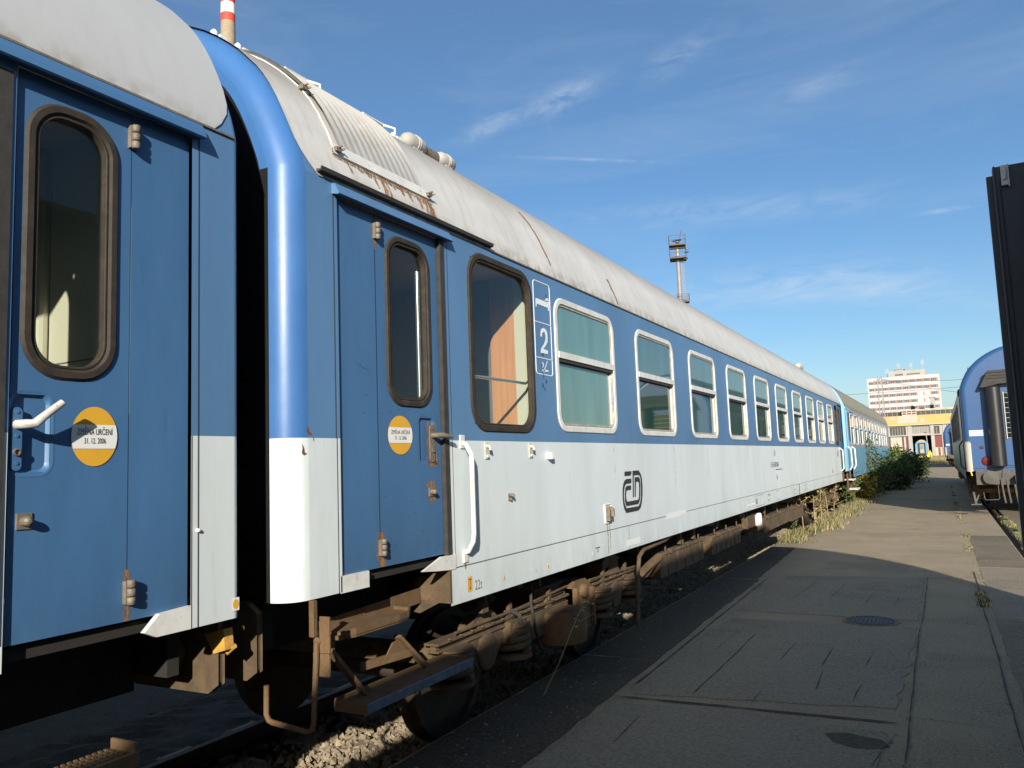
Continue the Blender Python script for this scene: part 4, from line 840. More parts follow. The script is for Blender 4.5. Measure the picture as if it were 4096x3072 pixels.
def roof_run(y, d0, d1, w0, w1, sd):
    rr = random.Random(sd); n = 8; L_, R_ = [], []
    for k in range(n + 1):
        t = k / n; d = d0 + (d1 - d0) * t; q = on_roof(max(d, 0.003), 0.0095); ww = w0 + (w1 - w0) * t; o = rr.uniform(-1, 1) * ww * 0.2 + t * 0.03
        L_.append((q[0], y - ww / 2 + o, q[1])); R_.append((q[0], y + ww / 2 + o, q[1]))
    return L_ + R_, [(i, i + 1, n + 2 + i, n + 1 + i) for i in range(n)]
for y, l, w0, w1 in ((3.66, 1, 0.03, 0.05), (3.70, 1, 0.02, 0.03), (4.12, 1, 0.12, 0.05), (3.58, 0.6, 0.03, 0.02), (4.02, 0.6, 0.05, 0.02), (3.35, 0.5, 0.02, 0.02), (3.84, 0.4, 0.05, 0.02), (3.75, 0.3, 0.06, 0.03), (3.52, 0.3, 0.06, 0.03), (3.92, 0.5, 0.04, 0.02), (3.45, 0.25, 0.05, 0.03), (4.15, 0.8, 0.03, 0.04)):
    MB().add(*roof_run(y, 0.052, 0.052 * (1 - l) + 0.002, w0, w1, int(y * 100))).build('rust_run', RUN, main)
for a_ in ((3.70, 0.052, 0.045, 0.7, 0.75, 4), (5.9, 0.30, 0.03, 0.05, 0.03, 5), (7.4, 0.10, 0.004, 0.06, 0.03, 6)): MB().add(*roof_run(*a_)).build('rust_run', RUN, main)
def capsule(y0, y1, d, r, name='ventilator'):
    q = on_roof(d, 0.055); c = MB(); l = y1 - y0
    c.lathe((q[0], y0, q[1]), 'y', [(0.02, 0), (r * 0.75, 0.02), (r, 0.06), (r, l * 0.45), (r * 1.08, l * 0.46), (r * 1.08, l * 0.49), (r, l * 0.5), (r, l * 0.53), (r * 1.08, l * 0.54), (r * 1.08, l * 0.57), (r, l * 0.58), (r, l - 0.06), (r * 0.75, l - 0.02), (0.02, l)], 18)
    c.box(q[0] - 0.05, q[0] + 0.05, y0 + 0.08, y1 - 0.08, q[1] - 0.12, q[1] - 0.03); c.build(name, ROOFW, main, smooth=True)
capsule(4.92, 5.20, 0.80, 0.07); capsule(5.38, 5.64, 0.80, 0.066); capsule(24.3, 24.9, 0.8, 0.10)
MB().lathe((on_roof(0.8)[0], 5.18, on_roof(0.8, 0.05)[1]), 'y', [(0.06, 0), (0.06, 0.24)], 12).build('ventilator_duct', HINGE, main, smooth=True)
for y0_, y1_ in ((3.80, 4.06), (4.62, 4.92)):
    q = on_roof(0.95); MB().tube([(q[0], y0_, q[1]), (q[0], y0_ + 0.03, q[1] + 0.13), (q[0], y1_ - 0.02, q[1] + 0.13), (q[0] + 0.1, y1_, q[1] + 0.08), (q[0] + 0.1, y1_, q[1])], 0.010, 8).build('roof_grab_rail', WHITE2, main, smooth=True)
m = MB()
for y in (3.12, 3.55, 4.0, 4.3, 4.6, 4.85, 3.3):
    q = on_roof(0.82); MB().lathe((q[0], y, q[1]), 'z', [(0.022, -0.02), (0.022, 0.055), (0.01, 0.07)], 10).box(q[0] - 0.04, q[0] + 0.03, y + 0.02, y + 0.07, q[1] - 0.02, q[1] + 0.045).build('roof_valve', WHITE2, main)
# running gear
bogie(main, CX, 1, 6.30); bogie(main, CX, 1, 24.3, fine=False)
m = MB().prism([(-2.728, 1.15), (-2.728, 0.947), (-2.814, 0.948), (-2.96, 0.878), (-3.106, 0.90), (-3.106, 0.99), (-3.05, 1.005), (-2.90, 1.115)], 'y', 4.215, 4.235)
m.lathe((-2.93, 4.213, 1.03), 'y', [(0.075, -0.002), (0.078, 0.0)], 26); m.build('gusset_plate', BROWN, main)
st = thing  # (kept short)
m = MB(); pts = [(-2.95, 3.29), (-2.76, 3.29), (-2.745, 3.33), (-2.745, 3.70), (-2.765, 3.82), (-2.82, 3.91), (-2.95, 3.93)]
m.prism(pts, 'z', 0.925, 0.95); m.prism([(x_, y_) for x_, y_ in pts if True], 'z', 0.951, 0.954)
for k in range(len(pts) - 2): m.bar((pts[k + 1][0], pts[k + 1][1], 0.955), (pts[k + 2][0] if k + 2 < len(pts) else pts[0][0], pts[k + 2][1] if k + 2 < len(pts) else pts[0][1], 0.955), 0.012, 0.035)
m.bar((-2.95, 3.29, 0.955), (-2.95, 4.2, 0.99), 0.012, 0.09)
m.build('upper_step', BROWN2, main)
m = MB().box(-2.87, -2.655, 3.30, 4.33, 0.575, 0.598).box(-2.87, -2.86, 3.30, 4.33, 0.555, 0.615).box(-2.87, -2.65, 3.296, 3.304, 0.55, 0.605).box(-2.87, -2.65, 4.326, 4.334, 0.55, 0.605)
m.box(-2.655, -2.648, 3.30, 4.33, 0.555, 0.606, 1); bevel(m.build('lower_step', [BROWN2, STEELB], main), 0.003, 1)
m = MB().bar((-2.84, 3.26, 0.93), (-2.84, 3.24, 0.86), 0.05, 0.012).bar((-2.84, 3.24, 0.87), (-2.80, 3.46, 0.60), 0.055, 0.02).bar((-2.78, 3.27, 0.93), (-2.90, 3.27, 0.93), 0.03, 0.02)
m.bar((-2.86, 3.84, 0.82), (-2.82, 4.06, 0.60), 0.055, 0.02).bar((-2.90, 3.56, 0.71), (-2.84, 3.95, 0.71), 0.02, 0.045).prism([(3.72, 0.71), (3.93, 0.71), (3.88, 0.80), (3.80, 0.79)], 'x', -2.87, -2.86)
m.build('step_hanger', BROWN2, main)
m = MB().tube([(-2.99, 2.95, 0.755), (-2.992, 2.95, 0.62), (-2.975, 2.95, 0.592), (-2.95, 2.95, 0.585), (-2.73, 2.95, 0.567), (-2.70, 2.95, 0.58), (-2.69, 2.95, 0.615), (-2.672, 2.95, 0.90), (-2.668, 2.95, 0.985)], 0.0135, 8)
m.build('shunter_handrail', BROWN2, main, smooth=True)
m = MB().box(-2.72, -2.69, 2.955, 2.985, 1.0, 1.17).box(-2.66, -2.60, 2.96, 2.975, 0.93, 1.10).box(-2.71, -2.61, 2.97, 2.985, 0.82, 0.93).lathe((-2.67, 2.95, 0.985), 'y', [(0.02, 0), (0.02, 0.02)], 10)
bevel(m.build('handrail_bracket', BROWN2, main), 0.003, 1)
buffers(main, CX, 2.88, -1, BROWN)
MB().box(-5.1, -3.18, 2.56, 2.87, 1.25, 3.62).build('gangway', BLACK_RUB_SHADE, main)
# underfloor gear
def ubox(y0_, y1_, z0_, z1_, x0_=-3.7, x1_=-2.86, name='battery_box', ribs=5, ch=0.12, mt=None):
    b = MB(); b.prism([(y0_, z0_), (y1_, z0_), (y1_, z1_), (y0_ + ch, z1_), (y0_, z1_ - ch * 0.8)], 'x', x0_, x1_)
    for k in range(ribs): y = y0_ + ch + (y1_ - y0_ - ch) * (k + 0.5) / ribs; b.box(x1_, x1_ + 0.012, y - 0.012, y + 0.012, z0_, z1_)
    for k in range(3): y = y0_ + 0.3 + (y1_ - y0_ - 0.4) * k / 2; b.box(x1_ - 0.04, x1_ - 0.02, y - 0.012, y + 0.012, z1_, z1_ + 0.08); b.box(x1_ - 0.03, x1_ + 0.02, y + 0.06, y + 0.14, z1_ - 0.03, z1_ + 0.025)
    b.tube([(x1_ - 0.005, y0_ + ch, z1_ - 0.01), (x1_ - 0.005, y1_, z1_ - 0.01)], 0.022, 8)
    for y in (y0_ + 0.15, y1_ - 0.1): b.box(-3.2, -3.17, y, y + 0.05, z1_, 0.98)
    bevel(b.build(name, mt or BROWN, main), 0.006, 1)
ubox(8.72, 10.54, 0.468, 0.725); ubox(10.98, 12.75, 0.465, 0.705, ribs=6); ubox(14.6, 17.45, 0.43, 0.67, ribs=0); ubox(17.52, 19.2, 0.40, 0.65, ribs=0, name='equipment_box')
m = MB().tube([(-2.80, 9.03, 0.92), (-2.79, 8.7, 0.885), (-2.79, 7.98, 0.86), (-2.80, 7.87, 0.80), (-2.80, 7.80, 0.62), (-2.80, 7.76, 0.40), (-2.80, 7.75, 0.12)], 0.022, 10).tube([(-2.80, 7.95, 0.58), (-2.85, 8.85, 0.70)], 0.012, 6); m.build('drain_pipe', BROWN, main, smooth=True)
m = MB().box(-3.2, -3.0, 7.38, 7.80, 0.60, 0.80).prism([(7.38, 0.80), (7.8, 0.80), (7.68, 0.83), (7.45, 0.83)], 'x', -3.2, -3.0); bevel(m.build('junction_box', BROWN2, main), 0.008)
m = MB().lathe((-2.88, 14.25, 0.58), 'z', [(0.06, 0), (0.065, 0.01), (0.065, 0.20), (0.05, 0.22)], 14, 0).box(-2.98, -2.88, 13.4, 14.0, 0.60, 0.82, 1).box(-3.0, -2.95, 13.2, 14.4, 0.59, 0.62, 1)
m.build('air_filter', [WHITE2, BROWN], main)
m = MB(); rd = random.Random(4)
for y in (9.6, 10.2, 11.4, 12.9, 13.1, 4.85, 14.9, 16.1, 17.8, 18.9, 21.0): m.box(-2.92, -2.88, y, y + 0.05 + rd.random() * 0.06, 0.74 + rd.random() * 0.1, 0.98)
m.tube([(-2.9, 4.9, 0.98), (-2.88, 4.92, 0.90), (-2.86, 4.94, 0.84), (-2.87, 4.97, 0.86)], 0.022, 8).box(-2.93, -2.87, 4.86, 4.92, 0.82, 0.97).box(-2.93, -2.86, 5.35, 5.42, 0.86, 0.94).box(-2.95, -2.83, 5.64, 5.67, 0.84, 0.95)
m.tube([(-3.3, 8.4, 0.55), (-3.3, 22, 0.5)], 0.05, 8).tube([(-3.1, 12.7, 0.6), (-3.1, 14.5, 0.58)], 0.03, 8)
m.build('pipework', BROWN, main)

# ================================================================== first coach at the left edge
c1 = thing('railway_coach', 'blue coach end at the left edge with open-topped white corner and grey roof', 'railway coach', (CX, -22.36, 0))
c1['label'] = 'blue coach filling the left edge, pale grey roof, white lever handle on its door'
VC = (-0.2, 0.92, 2.01, 3.27)
shell_body(c1, CX, 1, -22.36, 2.545, [(1.545, 2.283, 1.17, 3.232), (VC[0] + .05, VC[1] - .05, VC[2] + .05, VC[3] - .05)], [BLUE, WHITE, BLUE, BLACK_RUB_SHADE], (-21.0, 1.2), r=0.035, endmat=2, lowend=3)  # end wall painted black for the shade facing the next coach
shell_roof(c1, CX, -22.36, 2.545, ROOF1, 0.05, 0.022)
underfloor(c1, CX, -22.36, 2.52, (-21.0, 1.2))
win_fixed(c1, X, 1, *VC, GLASS_T, 0.2, 0.05, name='vestibule_window')
d1 = coach_door(c1, X, 1, 2.281, 2.004, 1.555, (1.586, 1.950), [BLUE2, BSEAM], stick=(1.865, 1.942, 0.0915, 0.1095, 1.897, 1.985), tray=(1.552, 1.714))
door_fittings(d1, Xd, 1, 1.552, 1.714, 0.115, 0.075, (1.563, 1.598), (1.614, 1.652, 1))
MB().box(X - 0.03, X + 0.006, 1.38, 1.53, 1.262, 3.2).build('door_seal', SEAL, c1)
MB().prism([(X - 0.01, 3.296), (X + 0.022, 3.294), (X + 0.040, 3.262), (X + 0.052, 3.232), (X + 0.046, 3.226), (X - 0.01, 3.24)], 'y', 0.9, 2.318).build('rain_strip', BLUE2, c1)
MB().box(X - 0.01, X + 0.009, -20, 2.51, 3.304, 3.313).build('roof_edge', HINGE, c1)
m = MB(); m.prism([(2.068, 1.195), (2.135, 1.255), (2.283, 1.262), (2.283, 1.17), (2.12, 1.17)], 'x', X - 0.02, X + 0.004); m.build('sill_plate', WHITE2, c1)
m = MB(); seam(m, 2.316, 2.322, 1.17, 1.95); seam(m, 2.284, 2.288, 1.17, 1.95); m.build('panel_gap', SEAM, c1); m = MB(); seam(m, 2.316, 2.322, 1.95, 3.30); m.build('panel_gap', BSEAM, c1)
m = MB().quad((x2 - .001, 2.497, 1.202), (x2 - .001, 2.536, 1.202), (x2 - .001, 2.536, 1.256), (x2 - .001, 2.497, 1.256), 1); m.add([(x2, 2.5165 + 0.016 * math.cos(k * 0.2618), 1.229 + 0.021 * math.sin(k * 0.2618)) for k in range(24)], [tuple(range(24))], 0); m.build('orange_dot_sign', [ORANGE, WHITE2_PLAIN], c1)
run(d1, x1, 2.006, 1.31, 1.25, 0.03, 0.02); run(d1, x1, 2.006, 1.44, 1.40, 0.02, 0.03)
m = MB().lathe((X, 2.316, 1.56), 'x', [(0.008, 0), (0.008, 0.01), (0.004, 0.014)], 10); m.build('bolt', WHITE2, c1)
ins = MB()
ins.quad((-2.76, -1, 1.26), (-5.45, -1, 1.26), (-5.45, 2.49, 1.26), (-2.76, 2.49, 1.26), 0).quad((-2.76, -1, 3.3), (-5.45, -1, 3.3), (-5.45, 2.49, 3.3), (-2.76, 2.49, 3.3), 1).quad((-5.45, -1, 1.26), (-5.45, 2.49, 1.26), (-5.45, 2.49, 3.3), (-5.45, -1, 3.3), 0)
ins.quad((-2.8, 2.48, 1.26), (-5.45, 2.48, 1.26), (-5.45, 2.48, 3.3), (-2.8, 2.48, 3.3), 0).box(-3.50, -2.9, 2.15, 2.40, 1.26, 3.3, 1).tube([(-3.53, 2.13, 1.26), (-3.53, 2.13, 3.3)], 0.032, 12, 1).box(-3.50, -2.9, 2.146, 2.15, 2.30, 2.305, 0).quad((-2.76, -1, 1.26), (-5.45, -1, 1.26), (-5.45, -1, 3.3), (-2.76, -1, 3.3), 0)
ins.build('vestibule_lining', [INTG, CREAM], c1)
buffers(c1, CX, 2.50, 1, BROWN)
m = MB().prism([(-2.96, 1.08), (-2.84, 1.11), (-2.83, 1.02), (-2.90, 1.0)], 'y', 2.55, 2.60).tube([(-2.92, 2.58, 1.06), (-2.86, 2.60, 1.0), (-2.83, 2.60, 1.03)], 0.015, 8); m.build('jumper_socket', YELLRUST, c1)
# step tread low in the corner
m = MB().box(-2.635, -2.50, 1.40, 1.868, 0.838, 0.85).box(-2.635, -2.505, 1.868, 1.878, 0.838, 0.884).box(-2.505, -2.497, 1.40, 1.878, 0.806, 0.853)
for a in range(20):
    for b_ in range(4): m.box(-2.63 + b_ * 0.03, -2.618 + b_ * 0.03, 1.42 + a * 0.022, 1.43 + a * 0.022, 0.85, 0.856)
m.build('step', BROWN2, c1)
bogie(c1, CX, 1, -0.8)

# ================================================================== light blue coach behind the main one
LBLUE = mat('light_blue_paint', (0.24, 0.50, 0.72), 0.35, var=0.06, vscale=1.5, rust=0.15, rscale=9); LBLUE2 = mat('mid_blue_paint', (0.15, 0.36, 0.52), 0.4, var=0.08, vscale=1.2, col2=(0.2, 0.36, 0.45), c2amt=0.4)
GREYB = mat('grey_window_band', (0.30, 0.32, 0.36), 0.45, var=0.08, vscale=2, stretch=(1, 1, 0.3))
lb = thing('railway_coach', 'light blue coach with grey window band and brown roof behind the bushes', 'railway coach', (CX, 28.45, 0))
WL = [(31.6 + k * 2.0, 32.85 + k * 2.0) for k in range(10)]
shell_body(lb, CX, 1, 28.45, 53.4, [(28.85, 29.88, 1.17, 3.268), (30.15, 31.15, 2.03, 3.2)] + [(a + .05, b - .05, 2.085, 3.115) for a, b in WL], [GREYB, LBLUE2, LBLUE], (29.85, 52.0), r=0.15)
shell_roof(lb, CX, 28.45, 53.4, ROOF3, 0.16); underfloor(lb, CX, 28.45, 53.4, (29.85, 52.0))
fw = None
for a, b in WL:
    if fw is None: fw = win_open(lb, X, 1, a, b, detail=False)
    else:
        c = copy_tree(fw, lb)
        for q in [c]: q.location.y = a - WL[0][0]
win_open(lb, X, 1, 30.10, 31.20, detail=False)
coach_door(lb, X + 0.03, 1, 28.86, 29.15, 29.86, (29.3, 29.65), [LBLUE, LBLUE2], fine=False, glass=GLASS_D)
MB().box(X - 0.02, X + 0.02, 28.6, 29.95, 3.24, 3.30).build('rain_strip', LBLUE, lb)
for y in (30.02, 28.70): MB().tube([(X, y, 1.98), (X + 0.09, y, 1.90), (X + 0.10, y, 1.35), (X + 0.02, y, 1.2)], 0.024, 8).build('handrail', WHITE2, lb, smooth=True)
m = MB(); text_mb(m, '51 54', 0.16, 0.9, lambda a, b: (X + 0.003, 30.75 + a, 1.55 + b), 0.003); m.quad((X + .003, 30.8, 1.46), (X + .003, 31.1, 1.46), (X + .003, 31.1, 1.48), (X + .003, 30.8, 1.48)); text_mb(m, 'B', 0.14, 0.9, lambda a, b: (X + 0.003, 30.85 + a, 1.28 + b), 0.003); m.build('lettering', DECAL_W, lb)
for z, x_ in ((0.86, -2.66), (0.55, -2.55)): MB().box(x_ - 0.3, x_, 28.85, 29.8, z, z + 0.03).box(x_ - 0.02, x_ + 0.005, 28.85, 29.8, z - 0.02, z + 0.035, 1).build('step', [WHITE2, WHITE2_PLAIN], lb)
MB().box(-2.85, -2.8, 28.8, 28.9, 0.5, 1.17).box(-2.85, -2.8, 29.75, 29.85, 0.5, 1.17).build('step_hanger', BROWN, lb)
bogie(lb, CX, 1, 32.2, fine=False); ubox_ = MB().box(-3.7, -2.9, 36, 39, 0.45, 0.8).build('battery_box', BROWN, lb); buffers(lb, CX, 28.5, -1, BROWN)
#SPLIT2
# ================================================================== coaches of the right-hand track
def RX(x): return x
CR = 1.96
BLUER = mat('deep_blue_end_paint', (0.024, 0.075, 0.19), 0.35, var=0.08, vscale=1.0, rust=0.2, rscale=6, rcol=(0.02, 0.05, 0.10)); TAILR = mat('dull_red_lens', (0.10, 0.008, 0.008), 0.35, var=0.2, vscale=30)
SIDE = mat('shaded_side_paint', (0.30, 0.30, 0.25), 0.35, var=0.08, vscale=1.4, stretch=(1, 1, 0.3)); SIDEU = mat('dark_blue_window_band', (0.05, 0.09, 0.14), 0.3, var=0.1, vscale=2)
r1 = thing('railway_coach', 'blue coach on the right seen end-on, black rubber gangway and red tail lamp', 'railway coach', (CR, 24.3, 0))
XR = CR - HW
WR = [(28.2 + k * 2.0, 29.4 + k * 2.0) for k in range(9)]
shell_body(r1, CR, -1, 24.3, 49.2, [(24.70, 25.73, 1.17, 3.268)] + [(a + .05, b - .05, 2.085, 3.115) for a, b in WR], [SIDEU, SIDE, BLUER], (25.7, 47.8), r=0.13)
shell_roof(r1, CR, 24.3, 49.2, ROOF3, 0.13); underfloor(r1, CR, 24.3, 49.2, (25.7, 47.8))
fw = None
for a, b in WR:
    if fw is None: fw = win_open(r1, XR, -1, a, b, detail=False, frame=HINGE, glass=GLASS_D)
    else: copy_tree(fw, r1).location.y = a - WR[0][0]
coach_door(r1, XR, -1, 24.72, 25.03, 25.70, (25.1, 25.6), [BLUE2, BSEAM], fine=False, glass=GLASS_D)
MB().box(XR - 0.03, XR + 0.02, 24.6, 25.8, 3.24, 3.36).build('rain_strip', SEAL, r1)
MB().tube([(XR, 25.95, 2.0), (XR - 0.09, 25.95, 1.85), (XR - 0.09, 25.95, 1.3), (XR, 25.95, 1.18)], 0.018, 8).build('handrail', SEAL, r1, smooth=True)
CORNW = mat('dull_white_corner', (0.42, 0.40, 0.33), 0.6, var=0.06)
for sg in (-1, 1):
    m = MB(); K = 8; n_ = []
    for k in range(K + 1):
        th = R(90 * k / K); i_ = 0.13 * (1 - math.sin(th)); n_.append((CR + sg * (HW + 0.003 - i_), 24.3 - 0.003 + 0.13 * (1 - math.cos(th))))
    n_ = [(n_[0][0] - sg * 0.02, n_[0][1])] + n_
    m.add([(a, b, z) for z in (1.16, 1.91) for a, b in n_], [(i, i + 1, len(n_) + i + 1, len(n_) + i) for i in range(len(n_) - 1)]); m.build('white_corner', CORNW, r1, smooth=True)
YE = 24.3
for sg in (-1, 1):
    cxm = CR + sg * 0.665
    MB().lathe((cxm, YE - 0.20, 1.27), 'z', [(0.15, 0), (0.175, 0.03), (0.175, 2.05), (0.15, 2.08)], 28).build('gangway_tube', BLACK_RUB_SHADE, r1, smooth=True)
    MB().lathe((CR + sg * 0.93, YE + 0.0, 1.427), 'y', [(0.125, 0.0), (0.125, -0.02), (0.105, -0.028), (0.10, -0.02), (0.05, -0.03)], 28).build('tail_lamp', TAILR, r1, smooth=True)
bevel(MB().prism([(0.76, 0), (0.98, -0.43), (1.01, -0.46), (-1.01, -0.46), (-0.98, -0.43), (-0.76, 0)], 'y', 0, 0.01).build('x', BLACK_RUB_SHADE), 0.001) if False else None
m = MB(); m.prism([(CR - 0.74, 3.76), (CR + 0.74, 3.76), (CR + 0.80, 3.62), (CR + 0.93, 3.36), (CR + 0.90, 3.34), (CR + 0.5, 3.42), (CR - 0.5, 3.42), (CR - 0.90, 3.34), (CR - 0.93, 3.36), (CR - 0.80, 3.62)], 'y', YE - 0.26, YE - 0.02)
for z in (3.70, 3.62, 3.55): m.box(CR - 0.80, CR + 0.80, YE - 0.28, YE - 0.26, z, z + 0.02)
bevel(m.build('gangway_hood', SEAL, r1), 0.01)
m = MB().box(CR - 0.48, CR + 0.48, YE - 0.03, YE - 0.01, 1.3, 3.4); m.build('end_door', BLUER, r1)
m = MB().box(CR - 0.42, CR + 0.42, YE - 0.045, YE - 0.032, 2.0, 3.2, 0)
e_ = m.build('end_door_window', GLASS_D, r1)
m = MB()
for k in range(10): m.box(CR - 0.44, CR + 0.44, YE - 0.06, YE - 0.05, 2.0 + k * 0.13, 2.008 + k * 0.13)
for x_ in (-0.44, 0.43): m.box(CR + x_, CR + x_ + 0.02, YE - 0.065, YE - 0.048, 1.98, 3.2)
m.build('grille', CORNW, e_)
m = MB(); m.quad((0.685, YE - 0.003, 2.09), (1.005, YE - 0.003, 2.09), (1.005, YE - 0.003, 2.235), (0.685, YE - 0.003, 2.235), 0)
for r_ in range(3):
    for c_ in range(6): 
        xa = 0.70 + c_ * 0.05 + (0.02 if c_ > 0 else 0)
        if c_ == 0: continue
        m.quad((xa, YE - 0.005, 2.105 + r_ * 0.043), (xa + 0.035, YE - 0.005, 2.105 + r_ * 0.043), (xa + 0.035, YE - 0.005, 2.13 + r_ * 0.043), (xa, YE - 0.005, 2.13 + r_ * 0.043), 1)
m.build('data_plate', [PATCH, BLUE2], r1)
bevel(MB().box(0.90, 0.98, YE - 0.03, YE, 1.75, 1.82).build('red_socket', TAILR, r1), 0.01)
MB().box(0.70, CR + 1.26, YE - 0.012, YE, 1.235, 1.248).build('panel_gap', SEAM, r1)
m = MB().box(0.745, 1.72, YE - 0.06, YE + 0.02, 0.81, 1.19).prism([(1.3, 0.81), (1.36, 1.19), (1.55, 1.16), (1.6, 1.0), (1.75, 1.0), (1.75, 0.81)], 'y', YE - 0.09, YE - 0.06)
PLATEG = mat('grimy_grey_plate', (0.075, 0.07, 0.06), 0.7, 0.2, var=0.3, vscale=8, rust=0.4, rscale=12, rcol=(0.10, 0.05, 0.03)); bevel(m.build('buffer_beam', PLATEG, r1), 0.006)
MB().lathe((1.07, YE - 0.06, 1.0), 'y', [(0.16, 0), (0.10, -0.02), (0.09, -0.10), (0.17, -0.11), (0.175, -0.13), (0.13, -0.14)], 28).build('buffer', PLATEG, r1, smooth=True)
MB().lathe((2.85, YE - 0.06, 1.0), 'y', [(0.16, 0), (0.10, -0.02), (0.09, -0.10), (0.17, -0.11), (0.175, -0.13), (0.13, -0.14)], 28).build('buffer', PLATEG, r1, smooth=True)
MB().tube([(0.88, YE - 0.1, 0.62), (0.90, YE - 0.1, 0.44), (0.93, YE - 0.1, 0.42), (1.20, YE - 0.1, 0.43), (1.225, YE - 0.1, 0.46), (1.22, YE - 0.1, 0.80)], 0.011, 8).build('shunter_handrail', PLATEG, r1, smooth=True)
MB().tube([(0.64, YE, 1.16), (0.66, YE - 0.02, 1.05)], 0.018, 8).build('grab_stub', YELLOW, r1)
MB().bar((0.66, YE + 0.1, 0.62), (0.70, YE + 0.1, 0.30), 0.05).bar((0.78, YE + 0.1, 0.55), (0.70, YE + 0.1, 0.36), 0.035).box(0.58, 0.82, YE + 0.05, YE + 0.35, 0.28, 0.31).build('step', PLATEG, r1)
m = MB()
for x_ in (1.30, 1.42, 1.58, 1.68): m.tube([(x_, YE - 0.08, 0.95), (x_ + 0.02, YE - 0.16, 0.6), (x_ + 0.05, YE - 0.12, 0.34)], 0.025, 8)
m.build('brake_hose', PLATEG, r1, smooth=True)
q = MB().box(1.60, 1.80, YE - 0.35, YE - 0.05, 0.90, 1.04).tube([(1.70, YE - 0.3, 1.0), (1.66, YE - 0.45, 0.9), (1.66, YE - 0.42, 0.7)], 0.03, 8); q.build('screw_coupling', PLATEG, r1)
bogie(r1, CR, -1, 28.1, fine=False, wz=0.47); MB().box(0.7, 1.4, 32, 36, 0.4, 0.9).build('battery_box', BROWN, r1)
MB().lathe((XR + 0.42, 27.2, 4.02), 'z', [(0.10, -0.05), (0.10, 0.12), (0.07, 0.16)], 14).build('ventilator', ROOFW, r1, smooth=True)
bogie(r1, CR, -1, 45.5, fine=False, wz=0.47)
r2 = copy_tree(r1); r2.location = (1.72, 87.5, 0); r2['label'] = 'farther blue coach on the right, mostly hidden behind the nearer blue one'
# ---- coach standing just right of the camera: shades the yard, its door hangs open into the picture
nr = thing('railway_coach', 'dark coach at the right edge with its folding door hanging open', 'railway coach', (2.01, -19.27, 0))
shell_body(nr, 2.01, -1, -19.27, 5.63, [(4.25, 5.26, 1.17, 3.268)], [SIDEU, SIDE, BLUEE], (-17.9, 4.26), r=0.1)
shell_roof(nr, 2.01, -19.27, 5.63, ROOF3); underfloor(nr, 2.01, -19.27, 5.63, (-17.9, 4.26))
DOORB = mat('dark_green_door_inside', (0.035, 0.037, 0.04), 0.5, var=0.2, vscale=6)
XN = 2.01 - HW
m = MB().box(0.334, XN, 4.955, 4.985, 1.20, 3.245).box(0.362, XN, 4.90, 4.95, 1.20, 3.275)
m.box(0.362, 0.372, 4.885, 4.90, 1.20, 3.275).box(0.388, 0.394, 4.89, 4.90, 1.20, 3.2)
dn = bevel(m.build('open_door', DOORB, nr), 0.004)
m = MB().box(0.396, 0.428, 4.872, 4.888, 3.16, 3.27).box(0.402, 0.421, 4.862, 4.872, 3.19, 3.255).box(0.427, 0.434, 4.866, 4.88, 3.15, 3.27); bevel(m.build('hinge', HANDLE, dn), 0.003)
for k in range(6): MB().box(XN - 0.02, XN + 0.02, -17 + k * 3.2, -15.4 + k * 3.2, 2.05, 3.1).build('window', GLASS_D, nr)
bogie(nr, 2.01, -1, 1.9, fine=False, wz=0.47); bogie(nr, 2.01, -1, -15.5, fine=False, wz=0.47)
MB().box(1.1, 2.9, -10, -4, 0.4, 0.95).build('battery_box', DARK, nr)
MB().box(1.2, 2.8, 5.6, 6.0, 0.85, 1.15).build('buffer_beam', BROWN, nr)
sky_blocker = copy_tree(nr); sky_blocker.location = (-9.9, -19.27, -0.1); sky_blocker['label'] = 'added dark coach on the next track, blocking sky light beneath the leftmost blue coach'  # hidden coach added to block sky light under the left train
for c_ in list(sky_blocker.children):
    if c_.name.startswith('open_door'):
        for g_ in list(c_.children): bpy.data.objects.remove(g_)
        bpy.data.objects.remove(c_)

# ================================================================== depot at the end of the yard
YD = 205.0; q = YD / 150
def dz(z): return 1.78 + (z - 1.78) * q
YELW = mat('yellow_cladding', (0.50, 0.31, 0.105), 0.7, var=0.05, vscale=0.4, col2=(0.45, 0.29, 0.11), c2amt=0.4, c2scale=0.5)
PLAST = mat('pale_plaster', (0.42, 0.37, 0.30), 0.8, var=0.08, vscale=0.4); CONCW = mat('grey_concrete_wall', (0.33, 0.31, 0.28), 0.85, var=0.12, vscale=0.5)
MAROON = mat('maroon_paint', (0.12, 0.022, 0.028), 0.6, var=0.1, vscale=0.6); SHUT = mat('corrugated_shutter', (0.20, 0.20, 0.19), 0.6, var=0.15, vscale=1.5, stretch=(6, 1, 1)); BRICKR = mat('red_brown_gate', (0.17, 0.04, 0.032), 0.7, var=0.06, vscale=0.6)
WGLS = mat('dark_industrial_glass', (0.06, 0.065, 0.06), 0.25, var=0.3, vscale=1.2)
dp = thing('depot_building', 'railway depot shed with yellow fascia and an open gate', 'depot', (0, YD, 0.3))
m = MB(); x0_, x1_ = -17.0, 15.0; g0 = 0.2
bays = [(-10.6, -6.55, 5.18, 'g'), (-5.65, -1.78, 5.02, 'o'), (-1.15, 0.35, 5.0, 'r'), (1.6, 5.2, 5.0, 'r2'), (6.5, 10.2, 5.0, 'r2'), (-16.6, -11.6, 5.1, 'g2')]
hol = sorted([(a, b, g0, h) for a, b, h, k in bays])
